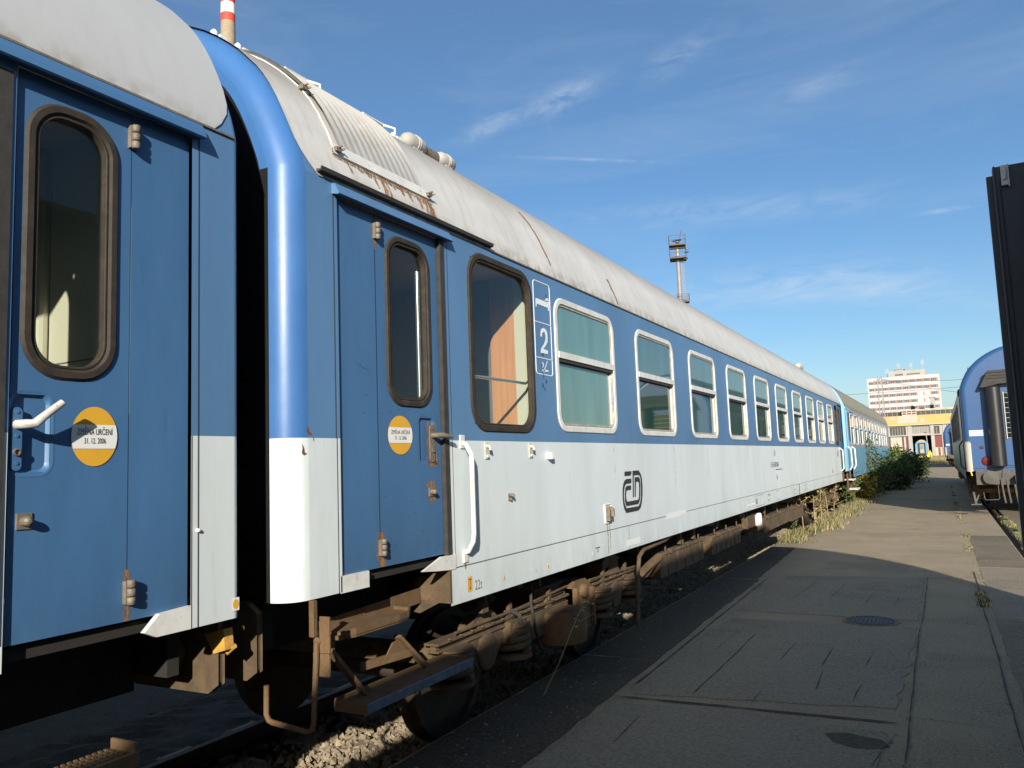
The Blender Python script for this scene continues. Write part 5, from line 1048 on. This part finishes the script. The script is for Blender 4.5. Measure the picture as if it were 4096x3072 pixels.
def wallxz(mb, y, xs, zs, hs, mi=0):
    Xs = sorted(set(xs) | {h[i] for h in hs for i in (0, 1)}); Zs = sorted(set(zs) | {h[i] for h in hs for i in (2, 3)})
    for a, b in zip(Xs, Xs[1:]):
        for c, d in zip(Zs, Zs[1:]):
            if any(h[0] < (a + b) / 2 < h[1] and h[2] < (c + d) / 2 < h[3] for h in hs): continue
            mb.quad((a, y, c), (b, y, c), (b, y, d), (a, y, d), mi)
WND = [(-10.2, -6.85, 5.28, 7.15), (-5.6, -1.95, 5.5, 7.2), (-1.2, 0.0, 5.28, 7.05), (1.7, 5.1, 5.5, 7.1), (6.6, 10.1, 5.5, 7.1)]
wallxz(m, YD, [x0_, x1_], [g0, 7.45], hol + WND)
for a, b, c, d in hol + WND:
    for xx in (a, b): m.quad((xx, YD, c), (xx, YD + 0.5, c), (xx, YD + 0.5, d), (xx, YD, d))
    m.quad((a, YD, d), (b, YD, d), (b, YD + 0.5, d), (a, YD + 0.5, d)); m.quad((a, YD, c), (b, YD, c), (b, YD + 0.5, c), (a, YD + 0.5, c))
m.box(x0_, x0_ + 0.3, YD, YD + 60, g0, 9.7).box(x1_ - 0.3, x1_, YD, YD + 60, g0, 9.7).box(x0_, x1_, YD + 59.7, YD + 60, g0, 9.7)
for xx in (-11.1, -6.1, -1.45, 1.0, 5.8, 10.6): m.box(xx - 0.35, xx + 0.35, YD - 0.12, YD, g0, 7.45)
m.box(x0_, x1_, YD - 0.2, YD, 5.02, 5.22); m.build('wall', CONCW, dp)
m = MB().box(x0_, x1_, YD - 0.35, YD + 0.3, 7.50, 9.72); m.box(x0_, x1_, YD - 0.5, YD - 0.1, 7.42, 7.56, 1).box(-8.4, -4.3, YD - 0.36, YD - 0.35, 8.0, 9.66, 1).box(-10.1, -8.9, YD - 0.36, YD - 0.35, 8.9, 9.5, 1).box(-3.6, -2.9, YD - 0.36, YD - 0.35, 8.0, 8.9, 1)
m.box(3.0, 3.8, YD - 0.36, YD - 0.35, 7.6, 8.2, 1); m.build('fascia', [YELW, PLAST], dp)
MB().box(x0_ + 0.3, x1_ - 0.3, YD + 0.5, YD + 59.7, 9.4, 9.6).build('roof', CONCW, dp)
m = MB().box(x0_, x1_, YD + 2, YD + 16, 9.7, 10.7, 0).box(x0_, x1_, YD + 1.8, YD + 16.2, 10.7, 10.85, 1)
for k in range(30): m.box(x0_ + 0.5 + k, x0_ + 0.56 + k, YD + 1.95, YD + 2, 9.75, 10.7, 1)
m.build('clerestory', [WGLS, CONCW], dp)
m = MB().box(-7.4, -4.35, YD + 0.6, YD + 1.9, 9.7, 11.0, 0); 
for k in range(3):
    for r_ in range(2): m.box(-7.25 + k * 0.98, -6.45 + k * 0.98, YD + 0.57, YD + 0.6, 10.0 + r_ * 0.5, 10.3 + r_ * 0.5, 1)
m.build('roof_hut', [PLAST, MAROON], dp)
for a, b, c, d in WND:
    f = MB().box(a, b, YD + 0.25, YD + 0.3, c, d); w_ = f.build('window', SHUT if a in (-5.6, 1.7) else WGLS, dp)
    g_ = MB(); n = int((b - a) / 0.5)
    for k in range(1, n): g_.box(a + (b - a) * k / n - 0.03, a + (b - a) * k / n + 0.03, YD + 0.2, YD + 0.25, c, d)
    g_.build('glazing_bar', PLAST, w_)
for a, b, h, k in bays:
    if k == 'o': continue
    m = MB().box(a, b, YD + 0.2, YD + 0.3, g0, h, 0)
    if k in ('g', 'g2'):
        for xa in (a, b - 1.25, b - 0.45): m.box(xa, xa + 0.4, YD + 0.15, YD + 0.2, g0, h, 1)
        m.build('gate', [PLAST, MAROON], dp)
    else:
        m.box(a, b, YD + 0.15, YD + 0.2, 2.2, h, 1); m.box(b - 0.9, b - 0.5, YD + 0.15, YD + 0.2, g0, 2.1, 1) if k == 'r' else None; m.build('gate', [PLAST, BRICKR], dp)
MB().box(-12, 12, YD + 0.5, YD + 59, g0 - 0.02, g0).build('shed_floor', DARK, dp)
m = MB().quad((-5.9, YD + 0.5, g0), (-5.9, YD + 40, g0), (-5.9, YD + 40, 9.3), (-5.9, YD + 0.5, 9.3)).quad((-1.2, YD + 0.5, g0), (-1.2, YD + 40, g0), (-1.2, YD + 40, 9.3), (-1.2, YD + 0.5, 9.3)); m.build('bay_partition', DARK, dp)
# coach in the shed
DIMB = mat('shed_coach_blue', (0.12, 0.24, 0.34), 0.4, var=0.05); sc = thing('railway_coach', 'pale blue coach facing out of the open depot gate', 'railway coach', (-3.86, 205.8, -0.35))
CS = -3.86; sm = MB(); e = [(x, z - 0.35) for x, z in outline(CS, 0.05)]
sm.add([(x, 205.8, z) for x, z in e] + [(x, 225, z) for x, z in e], [tuple(range(len(e)))] + [(i, i + 1, len(e) + i + 1, len(e) + i) for i in range(len(e) - 1)]); sm.build('body', DIMB, sc)
MB().box(CS - 0.75, CS + 0.75, 205.6, 205.8, 0.95, 3.3).build('gangway', SEAL, sc); MB().box(CS - 0.42, CS + 0.42, 205.55, 205.62, 1.0, 3.0).box(CS - 0.3, CS + 0.3, 205.52, 205.55, 1.9, 2.8, 1).build('end_door', [CONCW, GLASS_B], sc)
MB().prism([(CS - 0.7, 3.6), (CS + 0.7, 3.6), (CS + 0.5, 3.95), (CS, 4.07), (CS - 0.5, 3.95)], 'y', 205.75, 205.79).build('end_panel', YELW, sc)
for sg in (-1, 1): MB().box(CS + sg * 1.28 - 0.06, CS + sg * 1.28 + 0.06, 205.7, 205.82, 0.85, 1.6).build('white_corner', WHITE2_PLAIN, sc)
MB().box(CS - 1.2, CS + 1.2, 205.85, 224, 0.3, 0.85).build('underframe', DARK, sc)
# red and white building behind the depot
rb = thing('factory_building', 'low white building with dark red panels above the depot roof', 'building', (0, 232, 0.4))
m = MB().box(-26, 24, 232, 250, 0.4, 12.3); m.build('wall', PLAST, rb)
fp = None
for k in range(20):
    if fp is None: fp = MB().box(-25.5, -23.9, 231.9, 232, 11.2, 12.0).box(-25.5, -23.9, 231.9, 232, 9.6, 10.5).build('red_panel', MAROON, rb)
    else: c = fp.copy(); COL.objects.link(c); c.parent = rb; c.location.x = k * 2.4
# grey block with trees in front of the tower
gb = thing('office_building', 'plain pale grey block between the depot roof and the tower', 'building', (0, 300, 0.4)); MB().box(-2.0, 10.4 - 14 + 3, 300, 312, 0.4, 19.0).build('wall', CONCW, gb); MB().box(-2.2, -0.4, 299.8, 312.2, 19.0, 19.3).build('roof', CONCW, gb)
gb['label'] = 'plain pale grey block between the depot roof and the tower'

# ================================================================== tower block
YT = 420.0; TW0, TW1 = -29.0, 1.95
tw = thing('tower_block', 'white high-rise with rows of dark windows and orange panels', 'tower block', (-13.5, YT, 0.4))
TWW = mat('tower_white', (0.44, 0.425, 0.405), 0.8, var=0.03, vscale=0.1); ORP = mat('orange_panel', (0.36, 0.12, 0.055), 0.6); TGL = mat('tower_window_glass', (0.085, 0.095, 0.12), 0.2, var=0.3, vscale=0.3); TBL = mat('pale_blind', (0.62, 0.62, 0.60), 0.6)
MB().box(TW0, TW1, YT, YT + 14, 0.4, 36.8).build('wall', TWW, tw)
MB().box(-19.3, -3.8, YT + 2, YT + 11, 36.8, 39.6).box(-16.5, -12.8, YT + 3, YT + 9, 39.6, 40.6).box(-16.9, -12.4, YT + 2.6, YT + 9.4, 40.5, 40.75).build('rooftop_plant_room', CONCW, tw)
fw = None; rd = random.Random(21)
for r_ in range(7):
    zc = 34.45 - r_ * 3.16
    for k in range(10):
        xa = TW0 + 1.0 + k * 2.96 - 0.9
        if fw is None:
            fw = MB(); ox, oz = xa, zc
            for c_ in range(3): fw.box(xa + 0.55 + c_ * 0.77, xa + 1.22 + c_ * 0.77, YT - 0.06, YT, zc - 0.65, zc + 0.65, 0)
            fw.box(xa + 2.92, xa + 3.40, YT - 0.09, YT, zc - 0.8, zc + 0.8, 1)
            fw = fw.build('window', [TGL, ORP], tw)
        else:
            c = fw.copy(); COL.objects.link(c); c.parent = tw; c.location = (xa - ox, 0, zc - oz)
m = MB()
for r_, k in ((2, 7), (2, 8), (3, 7), (3, 8)): xa = TW0 + 1.0 + k * 2.96 - 0.9; zc = 34.45 - r_ * 3.16; m.box(xa + 0.5, xa + 2.8, YT - 0.1, YT - 0.065, zc - 0.6, zc + 0.6)
m.build('blind', TBL, tw)
MB().box(-16.7, -13.2, YT + 1.94, YT + 2, 37.4, 38.2).box(-11.6, -6.0, YT + 1.94, YT + 2, 37.5, 38.1).build('window', TGL, tw)
for x_, h in ((-20.1, 5.0), (-15.0, 4.6), (-9.6, 4.2), (-4.6, 5.6)):
    base = 36.8 if x_ < -19 else 39.6; m = MB().tube([(x_, YT + 5, base), (x_, YT + 5, base + h)], 0.10, 6).bar((x_ - 0.5, YT + 5, base + h * 0.5), (x_ + 0.5, YT + 5, base + h * 0.5), 0.08)
    for dx in (-0.45, 0.4): m.box(x_ + dx - 0.12, x_ + dx + 0.12, YT + 4.9, YT + 5.1, base + h * 0.45, base + h * 0.85)
    m.build('antenna', PLAST, tw)

# ================================================================== chimney and light mast
ch = thing('factory_chimney', 'tall brick chimney with red and white bands', 'chimney', (-214.7, 195.0, 0))
BRK = mat('chimney_brick', (0.30, 0.24, 0.17), 0.9, var=0.2, vscale=0.6, stretch=(1, 1, 5), bump=0.4, bscale=3); CRED = mat('chimney_red', (0.55, 0.06, 0.03), 0.7, var=0.08, vscale=0.2); CWH = mat('chimney_white', (0.78, 0.76, 0.72), 0.7, var=0.04, vscale=0.2)
def chr_(z): return 2.52 + (164.7 - z) * 0.012
MB().lathe((-214.7, 195, 0), 'z', [(chr_(z), z) for z in (0, 40, 80, 120, 164.6)], 32).build('shaft', BRK, ch, smooth=True)
for k, (za, zb, mt) in enumerate([(164.6, 167.7, CRED), (167.7, 171.7, CWH), (171.7, 175.7, CRED), (175.7, 179.7, CWH), (179.7, 183, CRED)]): MB().lathe((-214.7, 195, 0), 'z', [(chr_(za) + 0.03, za), (chr_(zb) + 0.03, zb)], 32).build('painted_band', mt, ch, smooth=True)
DH = 125.0
def mp(az, el, dh=DH): a = R(az); return (dh * math.sin(a), dh * math.cos(a), 1.78 + el * dh)
lm = thing('light_mast', 'tall steel floodlight mast with two railed platforms rising behind the coach roof', 'light mast', mp(-15.72, -1.78 / DH))
bx, by, _ = mp(-15.72, 0)
MSTL = mat('mast_steel', (0.26, 0.24, 0.22), 0.6, 0.2, var=0.15, vscale=0.8); MDK = mat('mast_dark_steel', (0.07, 0.06, 0.06), 0.6, 0.3, var=0.2, vscale=2)
MB().lathe((bx, by, 0), 'z', [(0.55, 0), (0.5, 10), (0.34, 20), (0.32, 26), (0.30, 33), (0.26, 36)], 16).build('pole', MSTL, lm, smooth=True)
ux, uy = math.cos(R(15.7)), math.sin(R(15.7))       # platform axes across and along the view
def P(a, b, z): return (bx + ux * a - uy * b, by + uy * a + ux * b, z)
def deck(zf, w_, d_, rail, off=0, name='platform'):
    m = MB(); c = [P(off - w_, -d_, zf), P(off + w_, -d_, zf), P(off + w_, d_, zf), P(off - w_, d_, zf)]
    m.add(c + [(x, y, z - 0.22) for x, y, z in c], [(0, 1, 2, 3), (7, 6, 5, 4)] + [(i, (i + 1) % 4, 4 + (i + 1) % 4, 4 + i) for i in range(4)])
    for i in range(4):
        a, b = c[i], c[(i + 1) % 4]
        m.bar((a[0], a[1], zf), (a[0], a[1], zf + rail), 0.08)
        for h in (0.5, 1.0): m.bar((a[0], a[1], zf + rail * h), (b[0], b[1], zf + rail * h), 0.07)
    return m.build(name, MDK, lm)
deck(35.0, 1.25, 1.3, 1.35); deck(32.95, 1.25, 1.3, 1.35, 0.03); deck(26.1, 0.9, 0.8, 1.0, 0.45)
m = MB()
for a, z, t in ((1.35, 34.1, 0), (1.35, 33.6, 0), (1.2, 32.6, 0), (-0.4, 35.5, 0), (0.1, 35.6, 0), (0.35, 35.6, 0)):
    o_ = P(a, -0.9, z); f = MB().box(o_[0] - 0.28, o_[0] + 0.28, o_[1] - 0.15, o_[1] + 0.15, z - 0.08, z + 0.10).bar(P(a - 0.3, -0.6, z), P(a, -0.9, z), 0.06); f.build('floodlight', MSTL if a > 1.3 and z > 34 else MDK, lm)
m = MB().bar(P(0.25, 0, 35), (P(0.65, 0, 37.3)), 0.06); m.build('lightning_rod', MDK, lm)
m = MB()
for a in (0.62, 0.95): m.bar(P(a, 0, 26), P(a - 0.1, 0, 33), 0.045)
for k in range(22): m.bar(P(0.3, 0, 26.3 + k * 0.3), P(0.9, 0, 26.3 + k * 0.3), 0.035)
m.build('ladder', MSTL, lm)

# ================================================================== catenary mast, wires, lamp
cm = thing('catenary_mast', 'grey lattice mast holding overhead wires beside the light blue coach', 'catenary mast', (-6.15, 110, 0))
LAT = mat('lattice_steel', (0.24, 0.23, 0.21), 0.6, 0.2, var=0.15, vscale=2)
m = MB(); hw = 0.36
for a, b in ((-1, -1), (1, -1), (1, 1), (-1, 1)): m.bar((-6.15 + a * hw, 110 + b * hw, 0), (-6.15 + a * 0.23, 110 + b * 0.23, 11.2), 0.09)
for k in range(16):
    z0_ = k * 0.7; z1_ = z0_ + 0.7; sgn = 1 if k % 2 else -1
    for b in (-1, 1): m.bar((-6.15 - sgn * 0.3, 110 + b * 0.3, z0_), (-6.15 + sgn * 0.3, 110 + b * 0.3, z1_), 0.05)
m.build('lattice', LAT, cm); m = MB().bar((-5.95, 110, 10.7), (-3.6, 110, 10.2), 0.07).bar((-5.95, 110, 10.0), (-4.4, 110, 10.3), 0.05).bar((-6.9, 110, 10.6), (-5.9, 110, 10.6), 0.06); m.build('bracket_arm', MDK, cm)
WIRE = mat('overhead_wire', (0.05, 0.05, 0.055), 0.6)
for a, b, sag, lab in (((-5.9, 110, 10.75), (9.0, 112, 10.5), 0.5, 'uppermost overhead wire running right from the lattice mast'), ((-40, 110, 9.7), (14, 110, 9.3), 0.35, 'overhead wire passing level behind the lattice mast'), ((-4.4, 110, 10.2), (9.0, 112, 7.4), 0.2, 'overhead wire slanting down right from the mast arm')):
    pts = [tuple(Vector(a).lerp(Vector(b), k / 12) - Vector((0, 0, sag * 4 * (k / 12) * (1 - k / 12)))) for k in range(13)]
    tag(MB().tube(pts, 0.022, 5).build('overhead_wire', WIRE), lab, 'wire')
lp = thing('lamp_post', 'slim grey lamp post leaning before the open depot gate', 'lamp post', (-2.35, 190, 0.2)); MB().tube([(-2.3, 190, 0.2), (-2.6, 190, 5.3)], 0.07, 8).build('post', PLAST, lp); MB().box(-2.95, -2.35, 189.8, 190.2, 5.3, 5.45).build('lamp_head', MDK, lp)
# yellow buffer stop, ball and posts in front of the depot
m = thing('buffer_stop', 'yellow buffer stop frame at the foot of the lamp post', 'buffer stop', (-2.2, 186, 0.2)); MB().bar((-2.5, 186, 0.2), (-2.1, 186, 1.6), 0.25).bar((-1.8, 186, 0.2), (-2.1, 186, 1.6), 0.25).box(-2.5, -1.7, 185.9, 186.1, 0.75, 1.05).build('frame', YELLOW, m); MB().box(-2.75, -2.15, 185, 185.6, 0.2, 0.75).build('base', YELLOW, m)
m = thing('marker_ball', 'small round yellow marker lying on the brown grass', 'marker', (-3.55, 170, 0.3)); MB().lathe((-3.55, 170, 0.05), 'z', [(0.05, 0.0), (0.24, 0.08), (0.33, 0.30), (0.26, 0.52), (0.06, 0.62)], 14).build('ball', YELLOW, m, smooth=True)
m = thing('striped_post', 'short yellow and black striped post beside the dark bush', 'post', (-6.2, 150, 0.2))
for k in range(6): MB().box(-6.6, -5.9, 149.9, 150.1, 0.3 + k * 0.28, 0.58 + k * 0.28).build('stripe', YELLOW if k % 2 else MDK, m)

# ================================================================== plants
def leaf_mat(name, c, var=0.35, tr=0.35):
    m = bpy.data.materials.new(name); m.use_nodes = True; N = m.node_tree.nodes; L = m.node_tree.links; b = N['Principled BSDF']; b.inputs['Roughness'].default_value = 0.6
    gi = N.new('ShaderNodeNewGeometry'); x = N.new('ShaderNodeMixRGB'); L.new(gi.outputs['Random Per Island'], x.inputs[0]); x.inputs[1].default_value = (*[v * (1 - var) for v in c], 1); x.inputs[2].default_value = (*[min(1, v * (1 + var)) for v in c], 1)
    L.new(x.outputs[0], b.inputs['Base Color']); t = N.new('ShaderNodeBsdfTranslucent'); L.new(x.outputs[0], t.inputs[0]); mm = N.new('ShaderNodeMixShader'); mm.inputs[0].default_value = tr
    L.new(b.outputs[0], mm.inputs[1]); L.new(t.outputs[0], mm.inputs[2]); L.new(mm.outputs[0], N['Material Output'].inputs[0]); return m
LF1 = leaf_mat('dark_green_leaves', (0.028, 0.055, 0.015)); LF2 = leaf_mat('fresh_green_leaves', (0.09, 0.145, 0.035)); LF3 = leaf_mat('yellow_green_leaves', (0.26, 0.26, 0.04)); LF4 = leaf_mat('dry_straw', (0.42, 0.33, 0.15)); LF5 = leaf_mat('weed_green', (0.11, 0.125, 0.045)); STEM = mat('woody_stem', (0.13, 0.09, 0.05), 0.9); FLW = leaf_mat('yellow_flowers', (0.50, 0.33, 0.03))
def leaf(mb, p, s, rd, mi=0, droop=0.3):
    d = Vector((rd.gauss(0, 1), rd.gauss(0, 1), rd.gauss(-droop, 0.6))).normalized(); u = d.orthogonal().normalized(); u = Matrix.Rotation(rd.uniform(0, 6.28), 3, d) @ u
    P_ = Vector(p); mb.add([P_, P_ + d * s * 0.5 + u * s * 0.3, P_ + d * s, P_ + d * s * 0.5 - u * s * 0.3], [(0, 1, 2, 3)], mi)
def bush(name, label, x, y, w_, l_, h, n, mats, ls, seed, group=None, clumps=16, tall=0.0):
    rd = random.Random(seed); t = thing(name, label, 'bush', (x, y, 0), 0, group); mb = MB(); st_ = MB(); nm = len(mats)
    for c in range(clumps):
        a = rd.uniform(0, 6.28); rr = math.sqrt(rd.random()); cx_, cy_ = x + w_ * 0.5 * rr * math.cos(a), y + l_ * 0.5 * rr * math.sin(a); ch_ = h * rd.uniform(0.55, 1.0) * (1 - 0.45 * rr ** 2)
        cr = rd.uniform(0.10, 0.24) * min(w_, h) ; mi = rd.choice(range(nm))
        lean = Vector((rd.gauss(0, 0.15), rd.gauss(0, 0.15), 0))
        st_.tube([(x + (cx_ - x) * 0.4, y + (cy_ - y) * 0.4, 0), (cx_, cy_, ch_ * 0.5), (cx_ + lean.x, cy_ + lean.y, ch_)], [0.03, 0.02, 0.008], 5)
        for _ in range(n // clumps):
            tt = rd.random() ** 0.6; z = ch_ * (0.12 + 0.95 * tt); sp = cr * (1.25 - 0.6 * tt); v = Vector((rd.gauss(0, 1), rd.gauss(0, 1), rd.gauss(0, 0.5))); v = v.normalized() * sp * rd.uniform(0.5, 1.15)
            leaf(mb, (cx_ + lean.x * tt + v.x, cy_ + lean.y * tt + v.y, max(0.03, z + v.z)), ls * rd.uniform(0.6, 1.3), rd, mi if rd.random() < 0.75 else rd.choice(range(nm)))
    mb.build('foliage', mats, t); st_.build('stem', STEM, t); return t
GB = 'bushes growing along the left side of the yard'
bush('bush', 'pale green sapling rising against the light blue coach', -2.9, 37.0, 1.5, 3.4, 3.0, 1700, [LF2, LF5, LF1], 0.12, 1, GB, 22)
bush('bush', 'broad dark green bush bulging over the pavement', -2.35, 42, 1.8, 5.0, 1.55, 4600, [LF1, LF1, LF2], 0.15, 2, GB, 44)
bush('bush', 'farther dark bush with a ragged top in front of the depot', -2.1, 50, 1.9, 6.5, 2.1, 4000, [LF1, LF2], 0.17, 3, GB, 36)
bush('bush', 'yellow flowering weeds at the near end of the bushes', -2.85, 33.0, 1.0, 2.6, 1.15, 2600, [LF3, FLW, LF2], 0.10, 4, GB, 20)
bush('bush', 'small light bush half hidden behind the broad dark one', -1.9, 61, 2.0, 6.0, 1.9, 3500, [LF1, LF5], 0.2, 6, GB, 18)
def weed(name, label, x, y, h, seed, dry=True, n=60, group=None):
    rd = random.Random(seed); t = thing(name, label, 'weed', (x, y, 0), 0, group); s_ = MB(); l_ = MB()
    lx, ly = rd.gauss(0, 0.06), rd.gauss(0, 0.06); top = Vector((x + lx, y + ly, h)); s_.tube([(x, y, -0.05), (x + lx * 0.3, y + ly * 0.3, h * 0.5), tuple(top)], [0.014, 0.010, 0.004], 5)
    for k in range(14):
        tt = rd.uniform(0.25, 1); p0 = Vector((x, y, 0)).lerp(top, tt); a = rd.uniform(0, 6.28); L_ = h * 0.3 * (1.15 - tt) + 0.04; p1 = p0 + Vector((math.cos(a) * L_, math.sin(a) * L_, L_ * rd.uniform(0.2, 0.9))); s_.tube([tuple(p0), tuple(p1)], [0.006, 0.003], 4)
        for _ in range(n // 14): leaf(l_, tuple(p0.lerp(p1, rd.uniform(0.3, 1))), rd.uniform(0.03, 0.07), rd, rd.choice([0, 0, 1]))
    s_.build('stem', LF4 if dry else LF5, t); l_.build('leaves', [LF4, LF5] if dry else [LF2, LF5], t)
GW = 'weeds standing along the pavement edge'
rd = random.Random(33)
for i, (x, y, h, dry, lab) in enumerate([(-2.95, 19.6, 1.15, True, 'tall dry weed stalk with a tuft on top, nearest of the stalks beside the coach'), (-2.60, 18.9, 0.85, True, 'dry stalk standing forward on the pavement edge in the sun'), (-2.75, 21.2, 1.0, True, 'bushy dry weed behind the two front stalks'), (-2.8, 23.0, 1.1, True, 'brown seeding weed hiding the coach steps'),
                                     (-3.0, 18.4, 0.45, False, 'low green leafy weed at the foot of the tall stalk'), (-2.9, 25.0, 0.9, True, 'dry weed clump before the light blue coach door'), (-2.85, 28.0, 0.8, False, 'green weed beside the white coach steps'), (-2.8, 30.5, 1.1, False, 'tall green weed next to the yellow flowers')]):
    weed('weed', lab, x, y, h, 50 + i, dry, 110 if dry else 160, GW)
# dead stem leaning on the bogie
t = thing('dry_weed', 'thin straw-coloured weed bent over in front of the bogie', 'weed', (-2.6, 5.9, 0)); m = MB(); rd = random.Random(2)
m.tube([(-2.86, 5.70, 0), (-2.74, 5.76, 0.25), (-2.68, 5.88, 0.47), (-2.67, 6.05, 0.60), (-2.66, 6.13, 0.68)], [0.0045, 0.004, 0.004, 0.003, 0.002], 6).tube([(-2.63, 5.95, 0.53), (-2.62, 6.2, 0.545)], 0.002, 4).tube([(-2.65, 6.05, 0.62), (-2.62, 6.25, 0.655)], 0.003, 4).tube([(-2.62, 5.88, 0.48), (-2.6, 5.80, 0.62)], 0.002, 4); m.build('stem', LF4, t)
m = MB()
for k in range(26): leaf(m, (-2.64 + rd.gauss(0, 0.02), 5.9 + rd.random() * 0.3, 0.48 + rd.random() * 0.2), rd.uniform(0.02, 0.045), rd)
m.build('leaves', LF4, t)
# grass
def grass(name, label, n, fx, seed, mats, hmin, hmax):
    rd = random.Random(seed); mb = MB()
    for _ in range(n):
        x, y, s_ = fx(rd); h = rd.uniform(hmin, hmax) * s_; a = rd.uniform(0, 6.28); lx, ly = math.cos(a) * h * 0.5, math.sin(a) * h * 0.5; w_ = 0.006 + h * 0.02
        mb.add([(x - w_, y, 0), (x + w_, y, 0), (x + lx, y + ly, h)], [(0, 1, 2)], rd.choice(range(len(mats))))
    tag(mb.build(name, mats), label, 'grass', kind='stuff')
grass('grass', 'dry and green grass fringe along the left edge of the pavement', 11000, lambda r: (lambda y, t: (-3.05 + abs(r.gauss(0, 0.22)) + 0.25 * math.sin(y * 1.3) * 0.5 + (0.15 if y > 20 else 0), y, 0.5 + 0.5 * min(1, (y - 16) / 4)))(17 + 36 * r.random() ** 1.3, 0), 5, [LF4, LF4, LF5, LF5, LF1], 0.03, 0.18)
grass('grass', 'thin line of grass in the joint down the middle of the yard', 2200, lambda r: (lambda y: (0.28 + r.gauss(0, 0.05 + 0.02 * math.sin(y)), y, 0.08 + 0.9 * max(0, math.sin(y * 1.7 + math.sin(y * 0.7) * 2))))(10.5 + 34 * r.random() ** 1.5), 6, [LF5, LF4, LF1], 0.01, 0.065)
grass('grass', 'green grass growing beside the right hand rail', 3600, lambda r: (lambda y: (1.24 + r.gauss(0, 0.05), y, 0.5 + 0.5 * math.sin(y * 2.1)))(9 + 15 * r.random()), 7, [LF5, LF2, LF1, LF4], 0.02, 0.11)
grass('grass', 'rough brown and green grass before the depot', 9000, lambda r: (r.uniform(-9, 1.5), r.uniform(112, 200), 1), 8, [LF4, LF5, LF4], 0.2, 0.6)
# far trees beyond the depot roof
def tree(x, y, h, w_, seed, label):
    rd = random.Random(seed); t = thing('tree', label, 'tree', (x, y, 0), 0, 'dark trees beyond the depot roof'); MB().tube([(x, y, 0), (x, y, h * 0.9)], [0.3, 0.08], 6).build('trunk', STEM, t); mb = MB()
    for _ in range(1500):
        tt = rd.random(); z = h * (0.25 + 0.75 * tt); r_ = w_ * (1.02 - tt) ** 0.7 * (0.8 + 0.3 * math.sin(z * 2.3 + seed)); a = rd.uniform(0, 6.28); q_ = math.sqrt(rd.random()); leaf(mb, (x + r_ * q_ * math.cos(a), y + r_ * q_ * math.sin(a), z), rd.uniform(0.4, 0.8), rd)
    mb.build('crown', LF1, t)
tree(-6.4, 262, 14.6, 1.7, 1, 'pointed dark tree, leftmost of those above the depot roof'); tree(-4.0, 262, 13.9, 1.7, 2, 'rounded dark tree between the two pointed ones above the depot roof'); tree(-1.4, 262, 14.6, 1.5, 3, 'pointed dark tree, rightmost of those above the depot roof')
# litter
m = thing('pipe', 'thin pale pipe lying across the right track', 'pipe', (1.35, 17.5, 0.02)); MB().tube([(1.15, 18.6, 0.03), (1.55, 16.6, 0.03)], 0.02, 6).build('tube', PLAST, m)
